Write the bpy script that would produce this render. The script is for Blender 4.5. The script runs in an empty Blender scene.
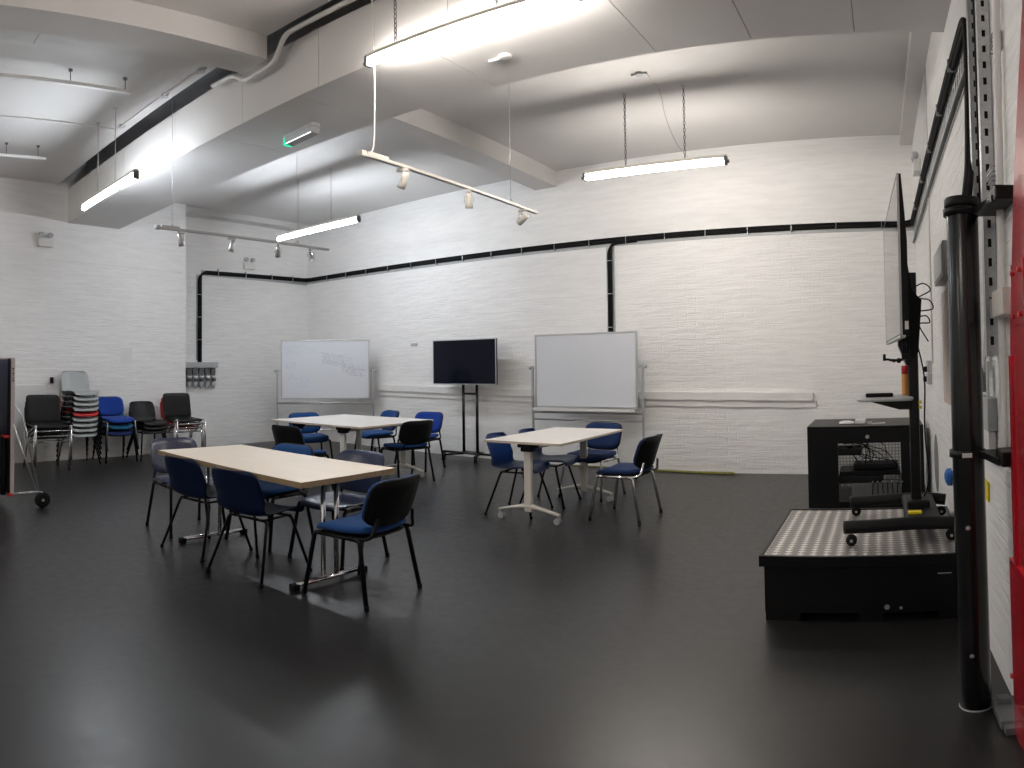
import bpy, bmesh, math, random
from mathutils import Vector, Matrix
random.seed(7)
PI = math.pi
scene = bpy.context.scene
COL = scene.collection

# ---------------------------------------------------------------- materials
def newmat(name):
    m = bpy.data.materials.new(name); m.use_nodes = True
    nt = m.node_tree
    for n in list(nt.nodes): nt.nodes.remove(n)
    out = nt.nodes.new('ShaderNodeOutputMaterial')
    b = nt.nodes.new('ShaderNodeBsdfPrincipled')
    nt.links.new(b.outputs[0], out.inputs[0])
    return m, nt, b
def ramp(nt, fac, stops):
    r = nt.nodes.new('ShaderNodeValToRGB')
    el = r.color_ramp.elements
    while len(el) < len(stops): el.new(.5)
    for e, (p, c) in zip(el, stops):
        e.position = p; e.color = (*c, 1) if len(c) == 3 else c
    nt.links.new(fac, r.inputs[0]); return r
def noise(nt, scale, detail=4, rough=.55, vec=None):
    n = nt.nodes.new('ShaderNodeTexNoise'); n.inputs['Scale'].default_value = scale
    n.inputs['Detail'].default_value = detail; n.inputs['Roughness'].default_value = rough
    if vec is None:
        t = nt.nodes.new('ShaderNodeTexCoord'); vec = t.outputs['Object']
    nt.links.new(vec, n.inputs['Vector']); return n
def mat(name, col, rough=.5, metal=0., var=.06, scale=30, bump=0., coat=0., emit=None, es=0.):
    m, nt, b = newmat(name)
    n = noise(nt, scale)
    lo = tuple(max(0, c*(1-var)) for c in col); hi = tuple(min(1, c*(1+var)) for c in col)
    r = ramp(nt, n.outputs[0], [(.3, lo), (.7, hi)])
    nt.links.new(r.outputs[0], b.inputs['Base Color'])
    b.inputs['Roughness'].default_value = rough; b.inputs['Metallic'].default_value = metal
    b.inputs['Coat Weight'].default_value = coat
    if bump:
        bp = nt.nodes.new('ShaderNodeBump'); bp.inputs['Strength'].default_value = bump; bp.inputs['Distance'].default_value = .002
        nt.links.new(n.outputs[0], bp.inputs['Height']); nt.links.new(bp.outputs[0], b.inputs['Normal'])
    if emit:
        b.inputs['Emission Color'].default_value = (*emit, 1); b.inputs['Emission Strength'].default_value = es
    return m

def wall_mat(name, col, zsmooth=2.98, strength=1.0):
    """white painted brickwork, plastered smooth above zsmooth"""
    m, nt, b = newmat(name); L = nt.links
    geo = nt.nodes.new('ShaderNodeNewGeometry')
    sep = nt.nodes.new('ShaderNodeSeparateXYZ'); L.new(geo.outputs['Position'], sep.inputs[0])
    add = nt.nodes.new('ShaderNodeMath'); add.operation = 'ADD'
    L.new(sep.outputs[0], add.inputs[0]); L.new(sep.outputs[1], add.inputs[1])
    cmb = nt.nodes.new('ShaderNodeCombineXYZ'); L.new(add.outputs[0], cmb.inputs[0]); L.new(sep.outputs[2], cmb.inputs[1])
    dn = noise(nt, 2.2, 3, .6, geo.outputs['Position'])
    ma = nt.nodes.new('ShaderNodeVectorMath'); ma.operation = 'MULTIPLY_ADD'
    L.new(dn.outputs['Color'], ma.inputs[0]); ma.inputs[1].default_value = (.12, .06, 0); L.new(cmb.outputs[0], ma.inputs[2])
    br = nt.nodes.new('ShaderNodeTexBrick'); L.new(ma.outputs[0], br.inputs['Vector'])
    br.inputs['Scale'].default_value = 1; br.inputs['Brick Width'].default_value = .235; br.inputs['Row Height'].default_value = .079
    br.inputs['Mortar Size'].default_value = .007; br.inputs['Mortar Smooth'].default_value = .6
    br.inputs['Color1'].default_value = (1, 1, 1, 1); br.inputs['Color2'].default_value = (.75, .75, .75, 1); br.inputs['Mortar'].default_value = (0, 0, 0, 1)
    nz = nt.nodes.new('ShaderNodeMapping'); nz.inputs['Scale'].default_value = (1.1, 1.1, 9); L.new(geo.outputs['Position'], nz.inputs['Vector'])
    n2 = noise(nt, 2.2, 6, .65, nz.outputs[0])
    n3 = noise(nt, .7, 2, .5, geo.outputs['Position'])
    mx = nt.nodes.new('ShaderNodeMath'); mx.operation = 'MULTIPLY_ADD'
    L.new(n2.outputs[0], mx.inputs[0]); mx.inputs[1].default_value = 2.2
    bw = nt.nodes.new('ShaderNodeMath'); bw.operation = 'MULTIPLY'; L.new(br.outputs['Color'], bw.inputs[0]); bw.inputs[1].default_value = .32; L.new(bw.outputs[0], mx.inputs[2])
    # brick relief only below the plaster line, patchy
    mr = nt.nodes.new('ShaderNodeMapRange'); L.new(sep.outputs[2], mr.inputs[0])
    mr.inputs[1].default_value = zsmooth; mr.inputs[2].default_value = zsmooth-.03; mr.inputs[3].default_value = 0.012; mr.inputs[4].default_value = 1
    pr = nt.nodes.new('ShaderNodeMapRange'); L.new(n3.outputs[0], pr.inputs[0])
    pr.inputs[1].default_value = .35; pr.inputs[2].default_value = .6; pr.inputs[3].default_value = .35; pr.inputs[4].default_value = 1
    mm = nt.nodes.new('ShaderNodeMath'); mm.operation = 'MULTIPLY'; L.new(mr.outputs[0], mm.inputs[0]); L.new(pr.outputs[0], mm.inputs[1])
    ms = nt.nodes.new('ShaderNodeMath'); ms.operation = 'MULTIPLY'; L.new(mm.outputs[0], ms.inputs[0]); ms.inputs[1].default_value = strength
    bp = nt.nodes.new('ShaderNodeBump'); bp.inputs['Distance'].default_value = .0085
    L.new(mx.outputs[0], bp.inputs['Height']); L.new(ms.outputs[0], bp.inputs['Strength']); L.new(bp.outputs[0], b.inputs['Normal'])
    # paint: slightly dirtier low down (scuffs) - broad tonal mottling
    r = ramp(nt, n2.outputs[0], [(.25, tuple(c*.90 for c in col)), (.6, col), (.8, tuple(min(1, c*1.03) for c in col))])
    L.new(r.outputs[0], b.inputs['Base Color'])
    b.inputs['Roughness'].default_value = .55
    return m

def floor_mat():
    m, nt, b = newmat('charcoal_vinyl'); L = nt.links
    geo = nt.nodes.new('ShaderNodeNewGeometry')
    n = noise(nt, .55, 5, .6, geo.outputs['Position'])
    n2 = noise(nt, 14, 8, .75, geo.outputs['Position'])
    r = ramp(nt, n.outputs[0], [(.3, (.0105, .010, .0102)), (.7, (.017, .0162, .0164))])
    L.new(r.outputs[0], b.inputs['Base Color'])
    mr = nt.nodes.new('ShaderNodeMapRange'); L.new(n2.outputs[0], mr.inputs[0])
    mr.inputs[1].default_value = .3; mr.inputs[2].default_value = .75; mr.inputs[3].default_value = .27; mr.inputs[4].default_value = .42
    L.new(mr.outputs[0], b.inputs['Roughness'])
    bp = nt.nodes.new('ShaderNodeBump'); bp.inputs['Strength'].default_value = .08; bp.inputs['Distance'].default_value = .003
    L.new(n2.outputs[0], bp.inputs['Height']); L.new(bp.outputs[0], b.inputs['Normal'])
    return m

def lozenge_mat(name, px, py, lo, hi, metal, rough, axes=(0, 1), stag=0.):
    """staggered raised lozenges: diamond tread plate / perforated sheet"""
    m, nt, b = newmat(name); L = nt.links
    geo = nt.nodes.new('ShaderNodeNewGeometry'); sep = nt.nodes.new('ShaderNodeSeparateXYZ'); L.new(geo.outputs['Position'], sep.inputs[0])
    def mt(op, a, b_=None, c=None):
        n = nt.nodes.new('ShaderNodeMath'); n.operation = op
        for k, v in enumerate((a, b_, c)):
            if v is None: continue
            if isinstance(v, (int, float)): n.inputs[k].default_value = v
            else: L.new(v, n.inputs[k])
        return n.outputs[0]
    u = mt('DIVIDE', sep.outputs[axes[0]], px); v = mt('DIVIDE', sep.outputs[axes[1]], py)
    row = mt('FLOOR', v); par = mt('FLOORED_MODULO', row, 2.)
    uu = mt('SUBTRACT', mt('FRACT', mt('MULTIPLY_ADD', par, stag, u)), .5); vv = mt('SUBTRACT', mt('FRACT', v), .5)
    d = mt('ADD', mt('MULTIPLY', mt('ABSOLUTE', uu), 2.3), mt('MULTIPLY', mt('ABSOLUTE', vv), 1.9))
    mr = nt.nodes.new('ShaderNodeMapRange'); L.new(d, mr.inputs[0]); mr.inputs[1].default_value = 1.0; mr.inputs[2].default_value = .55; mr.inputs[3].default_value = 0; mr.inputs[4].default_value = 1
    r = ramp(nt, mr.outputs[0], [(.0, lo), (.8, hi)]); L.new(r.outputs[0], b.inputs['Base Color'])
    b.inputs['Metallic'].default_value = metal; b.inputs['Roughness'].default_value = rough
    bp = nt.nodes.new('ShaderNodeBump'); bp.inputs['Strength'].default_value = 1; bp.inputs['Distance'].default_value = .003
    L.new(mr.outputs[0], bp.inputs['Height']); L.new(bp.outputs[0], b.inputs['Normal'])
    return m

def fabric(name, col):
    m, nt, b = newmat(name)
    n = noise(nt, 260, 2, .7)
    r = ramp(nt, n.outputs[0], [(.3, tuple(c*.8 for c in col)), (.7, tuple(min(1, c*1.15) for c in col))])
    nt.links.new(r.outputs[0], b.inputs['Base Color'])
    b.inputs['Roughness'].default_value = .95; b.inputs['Sheen Weight'].default_value = .05
    bp = nt.nodes.new('ShaderNodeBump'); bp.inputs['Strength'].default_value = .3; bp.inputs['Distance'].default_value = .001
    nt.links.new(n.outputs[0], bp.inputs['Height']); nt.links.new(bp.outputs[0], b.inputs['Normal'])
    return m

def wood_mat():
    m, nt, b = newmat('maple_laminate')
    t = nt.nodes.new('ShaderNodeTexCoord'); mp = nt.nodes.new('ShaderNodeMapping'); mp.inputs['Scale'].default_value = (1.5, 22, 22)
    nt.links.new(t.outputs['Object'], mp.inputs[0]); n = noise(nt, 1.6, 5, .6, mp.outputs[0])
    r = ramp(nt, n.outputs[0], [(.3, (.74, .65, .54)), (.7, (.81, .73, .63))])
    nt.links.new(r.outputs[0], b.inputs['Base Color']); b.inputs['Roughness'].default_value = .42
    return m

M = dict(
    wall=wall_mat('painted_brick', (.86, .848, .835)),
    plain=mat('white_wall_paint', (.78, .765, .75), .6, var=.02, scale=3),
    ceil=mat('ceiling_paint', (.66, .645, .63), .7, var=.03, scale=1.2),
    ledge=mat('painted_timber', (.78, .76, .74), .55, var=.03, scale=8, bump=.4),
    void=mat('dark_void', (.42, .42, .43), .9),
    floor=floor_mat(), tread=lozenge_mat('tread_plate', .066, .046, (.27, .25, .24), (.72, .69, .65), .55, .38),
    wood=wood_mat(),
    edge=mat('ply_edge', (.30, .215, .12), .6, var=.2, scale=80),
    wtop=mat('off_white_laminate', (.78, .75, .71), .38, var=.01, scale=3),
    wedge=mat('beige_edge', (.55, .47, .37), .5),
    cream=mat('cream_steel', (.66, .63, .57), .4, var=.03),
    chrome=mat('chrome', (.78, .78, .78), .14, 1., var=.03),
    steel=mat('galvanised_steel', (.50, .51, .52), .42, .85, var=.12, scale=60),
    alu=mat('aluminium_frame', (.48, .48, .48), .35, .8, var=.03),
    black=mat('black_plastic', (.005, .005, .006), .5, var=.2, bump=.2),
    blackm=mat('black_powdercoat', (.004, .004, .0045), .38, var=.15),
    rubber=mat('black_rubber', (.007, .007, .007), .75, var=.2),
    satin=mat('satin_black_tube', (.004, .004, .0045), .22, var=.1, scale=8),
    blue=fabric('royal_blue_fabric', (.002, .050, .19)), blue2=fabric('deep_blue_fabric', (.003, .022, .095)),
    bright=fabric('bright_blue_fabric', (.001, .034, .26)), teal=fabric('teal_fabric', (.005, .10, .20)),
    navyf=fabric('navy_fabric', (.010, .022, .12)),
    navyp=mat('navy_plastic', (.018, .026, .070), .28, var=.04),
    shadeblue=mat('shaded_blue_plastic', (.002, .009, .038), .42, var=.05),  # blue shell plastic darkened to paint in the shade on two chairs
    bluep=mat('blue_plastic', (.002, .026, .13), .38, var=.05),
    grey=mat('grey_plastic', (.36, .38, .38), .42, var=.03),
    red=mat('red_plastic', (.50, .012, .02), .45, var=.05),
    dred=mat('red_seat_pad', (.30, .012, .02), .6, var=.08),
    dgrey=mat('dark_grey_pad', (.010, .0098, .0105), .45, var=.06),
    redpaint=mat('red_gloss_paint', (.46, .010, .022), .22, var=.12, scale=5, bump=.5, coat=.5),
    screen=mat('glossy_screen', (.002, .003, .010), .06, var=.02),
    board=mat('whiteboard_enamel', (.66, .68, .72), .16, var=.015, scale=2),
    ink=mat('marker_ink', (.30, .31, .36), .7), inkb=mat('blue_marker_ink', (.46, .51, .62), .7),
    whitep=mat('white_plastic', (.74, .73, .71), .4, var=.02),
    greyp=mat('grey_plastic_box', (.42, .43, .44), .45, var=.04),
    dgp=mat('dark_grey_socket', (.12, .125, .13), .5, var=.15),
    yellow=mat('yellow_label', (.75, .60, .01), .5), orange=mat('orange_tube', (.62, .27, .06), .5),
    redcap=mat('red_cap', (.42, .01, .015), .4), bluec=mat('blue_cloth', (.02, .13, .45), .8),
    pink=mat('beige_board', (.60, .50, .44), .6),
    navyb=mat('navy_table_top', (.003, .014, .065), .45), pinkt=mat('pale_trim', (.50, .44, .45), .4),
    hose=mat('yellow_green_hose', (.20, .20, .015), .5, var=.15),
    white=mat('white_paint', (.72, .72, .70), .5),
    tube=mat('lamp_tube_glow', (1, 1, 1), .5, emit=(1, .935, .865), es=88),
    tubec=mat('cool_lamp_tube_glow', (1, 1, 1), .5, emit=(.87, .93, 1), es=88),
    green=mat('exit_green_glow', (.0, .25, .12), .4, emit=(.0, .55, .30), es=.8),
    led=mat('exit_tube_glow', (.9, .9, .9), .4, emit=(1, 1, .95), es=1.2),
    glass=mat('reflector', (.55, .55, .55), .15, 1.),
    scuff=mat('grey_scuff', (.22, .215, .21), .7),
)

for k in ('black', 'blackm', 'rubber', 'dgrey', 'shadeblue', 'satin', 'screen'):
    M[k].node_tree.nodes['Principled BSDF'].inputs['Specular IOR Level'].default_value = .5 if k == 'satin' else .22

# ---------------------------------------------------------------- mesh builder
class MB:
    def __init__(s): s.bm = bmesh.new()
    def _xf(s, verts, mx):
        bmesh.ops.transform(s.bm, matrix=mx, verts=verts)
    def box(s, c, d, bev=0., rot=None, seg=2, mi=0):
        r = bmesh.ops.create_cube(s.bm, size=1); vs = r['verts']
        bmesh.ops.scale(s.bm, vec=d, verts=vs)
        fs = {f for v in vs for f in v.link_faces}
        if bev:
            es = list({e for v in vs for e in v.link_edges})
            rr = bmesh.ops.bevel(s.bm, geom=es, offset=bev, segments=seg, profile=.6, affect='EDGES')
            vs = list({v for f in rr['faces'] for v in f.verts} | {v for v in vs if v.is_valid})
            fs = {f for v in vs for f in v.link_faces}
        for f in fs:
            if f.is_valid: f.material_index = mi
        mx = Matrix.Translation(c)
        if rot is not None: mx = mx @ (rot if isinstance(rot, Matrix) else Matrix.Rotation(rot, 4, 'Z'))
        s._xf(vs, mx); return s
    def b2(s, x0, x1, y0, y1, z0, z1, bev=0., mi=0):
        return s.box(((x0+x1)/2, (y0+y1)/2, (z0+z1)/2), (abs(x1-x0), abs(y1-y0), abs(z1-z0)), bev, mi=mi)
    def tube(s, pts, r, seg=10, ry=None, closed=False, mi=0, up=None):
        pts = [Vector(p) for p in pts]; n = len(pts)
        tan = []
        for i in range(n):
            a = pts[i-1] if (i > 0 or closed) else pts[i]; b = pts[(i+1) % n] if (i < n-1 or closed) else pts[i]
            tan.append((b-a).normalized())
        u = Vector(up) if up else (Vector((0, 0, 1)) if abs(tan[0].z) < .9 else Vector((1, 0, 0)))
        rings = []; ry = ry or r
        for i in range(n):
            t = tan[i]
            u = (u-t*u.dot(t));
            if u.length < 1e-6: u = t.orthogonal()
            u.normalize(); w = t.cross(u)
            rr = r[i] if isinstance(r, (list, tuple)) else r
            r2 = ry[i] if isinstance(ry, (list, tuple)) else ry
            rings.append([s.bm.verts.new(pts[i]+u*(r2*math.sin(2*PI*k/seg))+w*(rr*math.cos(2*PI*k/seg))) for k in range(seg)])
        for i in range(n if closed else n-1):
            a, b = rings[i], rings[(i+1) % n]
            for k in range(seg):
                f = s.bm.faces.new((a[k], a[(k+1) % seg], b[(k+1) % seg], b[k])); f.smooth = True; f.material_index = mi
        if not closed:
            for rg, rev in ((rings[0], True), (rings[-1], False)):
                f = s.bm.faces.new(list(reversed(rg)) if rev else rg); f.material_index = mi
        return s
    def cyl(s, p0, p1, r, seg=16, r2=None, mi=0):
        return s.tube([p0, p1], [r, r if r2 is None else r2], seg, mi=mi)
    def lathe(s, prof, c=(0, 0, 0), seg=24, rot=None, mi=0):
        mx = Matrix.Translation(c) @ (rot if rot is not None else Matrix.Identity(4))
        rings = []
        for (r, z) in prof:
            rings.append([s.bm.verts.new(mx @ Vector((max(r, 1e-4)*math.cos(2*PI*k/seg), max(r, 1e-4)*math.sin(2*PI*k/seg), z))) for k in range(seg)])
        for a, b in zip(rings, rings[1:]):
            for k in range(seg):
                f = s.bm.faces.new((a[k], a[(k+1) % seg], b[(k+1) % seg], b[k])); f.smooth = True; f.material_index = mi
        s.bm.faces.new(list(reversed(rings[0]))).material_index = mi; s.bm.faces.new(rings[-1]).material_index = mi
        return s
    def sphere(s, c, r, seg=14, mi=0):
        n = seg//2
        return s.lathe([(r*math.sin(PI*i/n), -r*math.cos(PI*i/n)) for i in range(n+1)], c, seg, mi=mi)
    def prism(s, pts, z0, z1, mi=0, fn=None):
        """closed outline (x,y) extruded z0..z1; fn maps (x,y,z) to a point"""
        fn = fn or (lambda x, y, z: (x, y, z))
        a = [s.bm.verts.new(fn(x, y, z0)) for x, y in pts]; b = [s.bm.verts.new(fn(x, y, z1)) for x, y in pts]
        n = len(pts)
        s.bm.faces.new(list(reversed(a))).material_index = mi; s.bm.faces.new(b).material_index = mi
        for k in range(n): s.bm.faces.new((a[k], a[(k+1) % n], b[(k+1) % n], b[k])).material_index = mi
        return s
    def pad(s, w, d, t, fn, p=4., dome=.35, rings=7, seg=40, mi=0, flat=False):
        """rounded cushion: outline superellipse w x d, thickness t, warped by fn"""
        def o(a):
            c, q = math.cos(a), math.sin(a)
            return (w/2*abs(c)**(2/p)*(1 if c >= 0 else -1), d/2*abs(q)**(2/p)*(1 if q >= 0 else -1))
        out = [o(2*PI*k/seg) for k in range(seg)]
        lay = []
        for i in range(rings+1):
            q = i/rings; z = t*(1-dome+dome*(1-q**2.6)**.6) if i < rings else t*(1-dome)*.75
            lay.append((max(q, .02)*(1. if i < rings else 1.0), z))
        lay[-2] = (.965, lay[-2][1]); 
        lay.append((1.0, t*.3)); lay.append((.97, 0.)); lay.append((.5, 0.)); lay.append((.02, 0.))
        R = [[s.bm.verts.new(fn(x*q, y*q, z)) for x, y in out] for q, z in lay]
        for a, b in zip(R, R[1:]):
            for k in range(seg):
                f = s.bm.faces.new((b[k], b[(k+1) % seg], a[(k+1) % seg], a[k])); f.smooth = not flat; f.material_index = mi
        s.bm.faces.new(R[0]).material_index = mi; s.bm.faces.new(list(reversed(R[-1]))).material_index = mi
        return s
    def grid(s, fn, nu, nv, th, mi=0):
        """sheet fn(u,v)->Vector given thickness th along its normal"""
        P = [[Vector(fn(i/nu, j/nv)) for j in range(nv+1)] for i in range(nu+1)]
        def nrm(i, j):
            a = P[min(i+1, nu)][j]-P[max(i-1, 0)][j]; b = P[i][min(j+1, nv)]-P[i][max(j-1, 0)]
            n = a.cross(b); return n.normalized() if n.length > 1e-9 else Vector((0, 0, 1))
        A = [[s.bm.verts.new(P[i][j]) for j in range(nv+1)] for i in range(nu+1)]
        B = [[s.bm.verts.new(P[i][j]-nrm(i, j)*th) for j in range(nv+1)] for i in range(nu+1)]
        def q(a, b, c, d):
            f = s.bm.faces.new((a, b, c, d)); f.smooth = True; f.material_index = mi
        for i in range(nu):
            for j in range(nv):
                q(A[i][j], A[i+1][j], A[i+1][j+1], A[i][j+1]); q(B[i][j], B[i][j+1], B[i+1][j+1], B[i+1][j])
        for i in range(nu):
            q(A[i][0], B[i][0], B[i+1][0], A[i+1][0]); q(A[i][nv], A[i+1][nv], B[i+1][nv], B[i][nv])
        for j in range(nv):
            q(A[0][j], A[0][j+1], B[0][j+1], B[0][j]); q(A[nu][j], B[nu][j], B[nu][j+1], A[nu][j+1])
        return s
    def build(s, name, mats, parent=None, loc=None):
        me = bpy.data.meshes.new(name)
        bmesh.ops.recalc_face_normals(s.bm, faces=s.bm.faces[:])
        s.bm.to_mesh(me); s.bm.free()
        for m in (mats if isinstance(mats, (list, tuple)) else [mats]): me.materials.append(M[m])
        o = bpy.data.objects.new(name, me); COL.objects.link(o)
        if parent: o.parent = parent
        if loc: o.location = loc
        return o

def fillet(pts, r, n=5):
    pts = [Vector(p) for p in pts]; out = [pts[0]]
    for a, b, c in zip(pts, pts[1:], pts[2:]):
        d1 = (a-b); d2 = (c-b); k = min(r, d1.length*.48, d2.length*.48)
        p0 = b+d1.normalized()*k; p2 = b+d2.normalized()*k
        for i in range(n+1):
            t = i/n; out.append(p0*(1-t)**2+b*2*t*(1-t)+p2*t*t)
    out.append(pts[-1]); return out
def smooth_path(pts, n=8):
    pts = [Vector(p) for p in pts]; P = [pts[0]]+pts+[pts[-1]]; out = []
    for i in range(1, len(P)-2):
        for k in range(n):
            t = k/n; a, b, c, d = P[i-1], P[i], P[i+1], P[i+2]
            out.append(.5*((2*b)+(c-a)*t+(2*a-5*b+4*c-d)*t*t+(3*b-a-3*c+d)*t**3))
    out.append(pts[-1]); return out

def tag(o, label=None, cat=None, group=None, kind=None):
    if label: o['label'] = label
    if cat: o['category'] = cat
    if group: o['group'] = group
    if kind: o['kind'] = kind
    return o
def thing(name, label, cat, loc=(0, 0, 0), rz=0., group=None):
    o = bpy.data.objects.new(name, None); COL.objects.link(o); o.empty_display_size = .1
    o.location = loc; o.rotation_euler = (0, 0, rz)
    return tag(o, label, cat, group)
def dup(root, loc, rz, label, group=None):
    r = root.copy(); COL.objects.link(r); r.location = loc; r.rotation_euler = (0, 0, rz); r['label'] = label
    if group: r['group'] = group
    for ch in list(root.children):
        c = ch.copy(); COL.objects.link(c); c.parent = r
        for g in list(ch.children):
            d = g.copy(); COL.objects.link(d); d.parent = c
    return r
def struct(mb, name, m, label=None):
    o = mb.build(name, m); o['kind'] = 'structure'
    if label: o['label'] = label
    return o

# ---------------------------------------------------------------- room
XR, XL, ZC = .45, -9.98, 4.21
YB = -6.0
def yback(x): return 7.9-.041*x
def xleft(y): return -9.24-.135*(y-2.6)
SY = 5.35                     # where the left wall steps back
sx = xleft(SY)
struct(MB().b2(-12, 2, YB-.3, 9.2, -.12, 0), 'floor', 'floor')
def wallprism(name, a, b, z0=0, z1=ZC+.6, th=.25, side=1, m='wall'):
    a = Vector(a); b = Vector(b); d = (b-a).normalized(); n = Vector((-d.y, d.x))*side*th
    mb = MB(); mb.prism([(a.x, a.y), (b.x, b.y), (b.x+n.x, b.y+n.y), (a.x+n.x, a.y+n.y)], z0, z1)
    return struct(mb, name, m)
wallprism('wall_back', (XL-.2, yback(XL-.2)), (XR+.2, yback(XR+.2)))
wallprism('wall_right', (XR, 8.1), (XR, YB))
wallprism('wall_left', (xleft(YB), YB), (sx, SY), th=1.2)
wallprism('wall_left', (XL, SY-.3), (XL, 8.6), th=.25)
wallprism('wall_front', (XR+.2, YB), (xleft(YB)-.6, YB), m='plain')
# ceiling: front part stops short of the boxed beam and leaves a dark gap
struct(MB().b2(-11, .7, YB-.2, 2.99, ZC, ZC+.12), 'ceiling', 'ceil')
struct(MB().b2(-11, .7, 3.6, 9.0, ZC, ZC+.12), 'ceiling', 'ceil')
struct(MB().b2(-11, .7, 2.9, 3.7, ZC+.46, ZC+.55), 'ceiling_void', 'void')
mb = MB(); mb.b2(-11, .7, 2.93, 2.985, ZC+.125, ZC+.46); mb.b2(-11, .7, 3.45, 3.5, ZC-.08, ZC+.46)
struct(mb, 'ceiling_void', 'void')
# boxed main beam: plasterboard panels with open joints
mb = MB(); Y0, Y1, ZB = 3.155, 4.03, 3.61
xs = [-9.75, -8.53, -7.2, -5.9, -4.66, -3.645, -2.43, -1.2, .02, .455]
for a, b in zip(xs, xs[1:]):
    mb.b2(a+.0025, b-.0025, Y0, Y0+.018, ZB, 4.155)
xs = [-9.75, -7.5, -5.1, -3.9, -2.66, -1.40, -.76, -.11, .455]
for a, b in zip(xs, xs[1:]):
    mb.b2(a+.0025, b-.0025, Y0+.018, Y1, ZB, ZB+.018)
mb.b2(-9.75, .455, Y1-.001, Y1+.018, ZB+.0, ZC)
struct(mb, 'ceiling_beam', 'ceil')
struct(MB().b2(-9.75, .455, Y0+.03, Y1-.01, ZB+.02, ZB+.06), 'beam_lining', 'void')
# cross beams
struct(MB().b2(-4.68, -4.33, Y1+.02, yback(-4.5)+.05, 3.97, ZC), 'ceiling_beam', 'ceil')
struct(MB().b2(-4.42, -4.07, YB, 2.99, 3.98, ZC), 'ceiling_beam', 'ceil')
# ledge strips high up along the walls
struct(MB().b2(XL, -9.72, SY+.03, yback(XL)-.02, 4.10, ZC), 'trim_1', 'ceil')
struct(MB().b2(.30, XR, Y1+.4, yback(.3), 4.07, ZC), 'trim_2', 'ceil')
# dado ledge on the back wall, upper and lower boards
def along_back(mb, x0, x1, z0, z1, th, n=1, jag=0.):
    for i in range(n):
        a = x0+(x1-x0)*i/n; b = x0+(x1-x0)*(i+1)/n
        def z(x, s): # the ledge drops slightly to the right
            f = (x+7.85)/(7.06); return s+(1.10-.085*f-1.015)
        za0, za1, zb0, zb1 = z(a, z0), z(a, z1), z(b, z0), z(b, z1)
        if jag: j = random.uniform(-jag, jag); za0 += j; zb0 += j
        y0a, y0b = yback(a), yback(b)
        vs = [mb.bm.verts.new(p) for p in ((a, y0a+.01, za0), (b, y0b+.01, zb0), (b, y0b+.01, zb1), (a, y0a+.01, za1),
                                           (a, y0a-th, za0), (b, y0b-th, zb0), (b, y0b-th, zb1), (a, y0a-th, za1))]
        for q in ((0, 1, 2, 3), (7, 6, 5, 4), (0, 4, 5, 1), (3, 2, 6, 7), (0, 3, 7, 4), (1, 5, 6, 2)): mb.bm.faces.new([vs[k] for k in q])
mb = MB(); along_back(mb, -7.95, -.83, .915, 1.015, .055, 26, .004); struct(mb, 'trim_3', 'ledge')
mb = MB(); along_back(mb, -7.95, -.79, .83, .915, .025, 30, .006); struct(mb, 'trim_4', 'ledge')

# ---------------------------------------------------------------- chairs
def iso_chair(label, fab, back, frame='blackm', plastic=False, shell='black'):
    """four-leg stacking conference chair, front towards +Y"""
    t = thing('stacking_chair', label, 'chair')
    def seatf(x, y, z):
        return (x, y+.005, .425+z-.10*max(0, (y-.10)/.13)**2*.35+.010*(abs(x)/.22)**2+.012*max(0, -y/.2))
    if plastic:
        MB().pad(.455, .43, .014, seatf, 4.5, .2).build('seat', fab, t)
    else:
        MB().pad(.46, .44, .046, seatf, 4.2, .45).build('seat', fab, t)
        MB().pad(.44, .41, .018, lambda x, y, z: (x, y, .407+z-.10*max(0, (y-.10)/.13)**2*.35), 4, .2).build('seat_shell', shell, t)
    tl = math.radians(19)
    def backf(off):
        def f(x, y, z):
            q = Vector((x, -.262+off, .617))+Vector((0, -math.sin(tl), math.cos(tl)))*y+Vector((0, math.cos(tl), math.sin(tl)))*(z+.9*x*x)
            return q
        return f
    if plastic:
        MB().pad(.465, .32, .014, backf(0), 4.2, .2).build('backrest', back, t)
    else:
        MB().pad(.455, .295, .035, backf(0), 4., .45).build('backrest', back, t)
        MB().pad(.468, .308, .022, backf(-.018), 4., .3).build('back_shell', shell, t)
    fm = MB()
    for s in (-1, 1):
        x = .225*s
        fm.tube(fillet([(x, .17, .41), (x, -.16, .41)], .03), .011, 8, ry=.014)
        # upright curving up from the rear of the rail to the back shell
        fm.tube(smooth_path([(x, -.10, .415), (x*.98, -.185, .418), (x*.88, -.226, .436), (x*.80, -.238, .48), (x*.74, -.247, .54)], 5), .010, 8, ry=.012)
    for y in (.10, -.10): fm.tube([(-.225, y, .402), (.225, y, .402)], .009, 8)
    fm.build('seat_frame', frame, t)
    for s in (-1, 1):
        for yy, yf in ((.17, .235), (-.16, -.235)):
            lg = MB(); x = .225*s
            sg = 1 if yy > 0 else -1
            lg.tube(fillet([(x, yy-.05*sg, .41), (x, yy+.005*sg, .41), (x*1.13, yf, .012)], .035), .0125, 8, ry=.015)
            l = lg.build('leg', frame, t)
            MB().lathe([(.013, 0), (.015, .003), (.014, .03), (.012, .034)], (x*1.13, yf+.001*sg, 0), 10).build('foot_cap', 'rubber', l)
    return t

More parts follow.
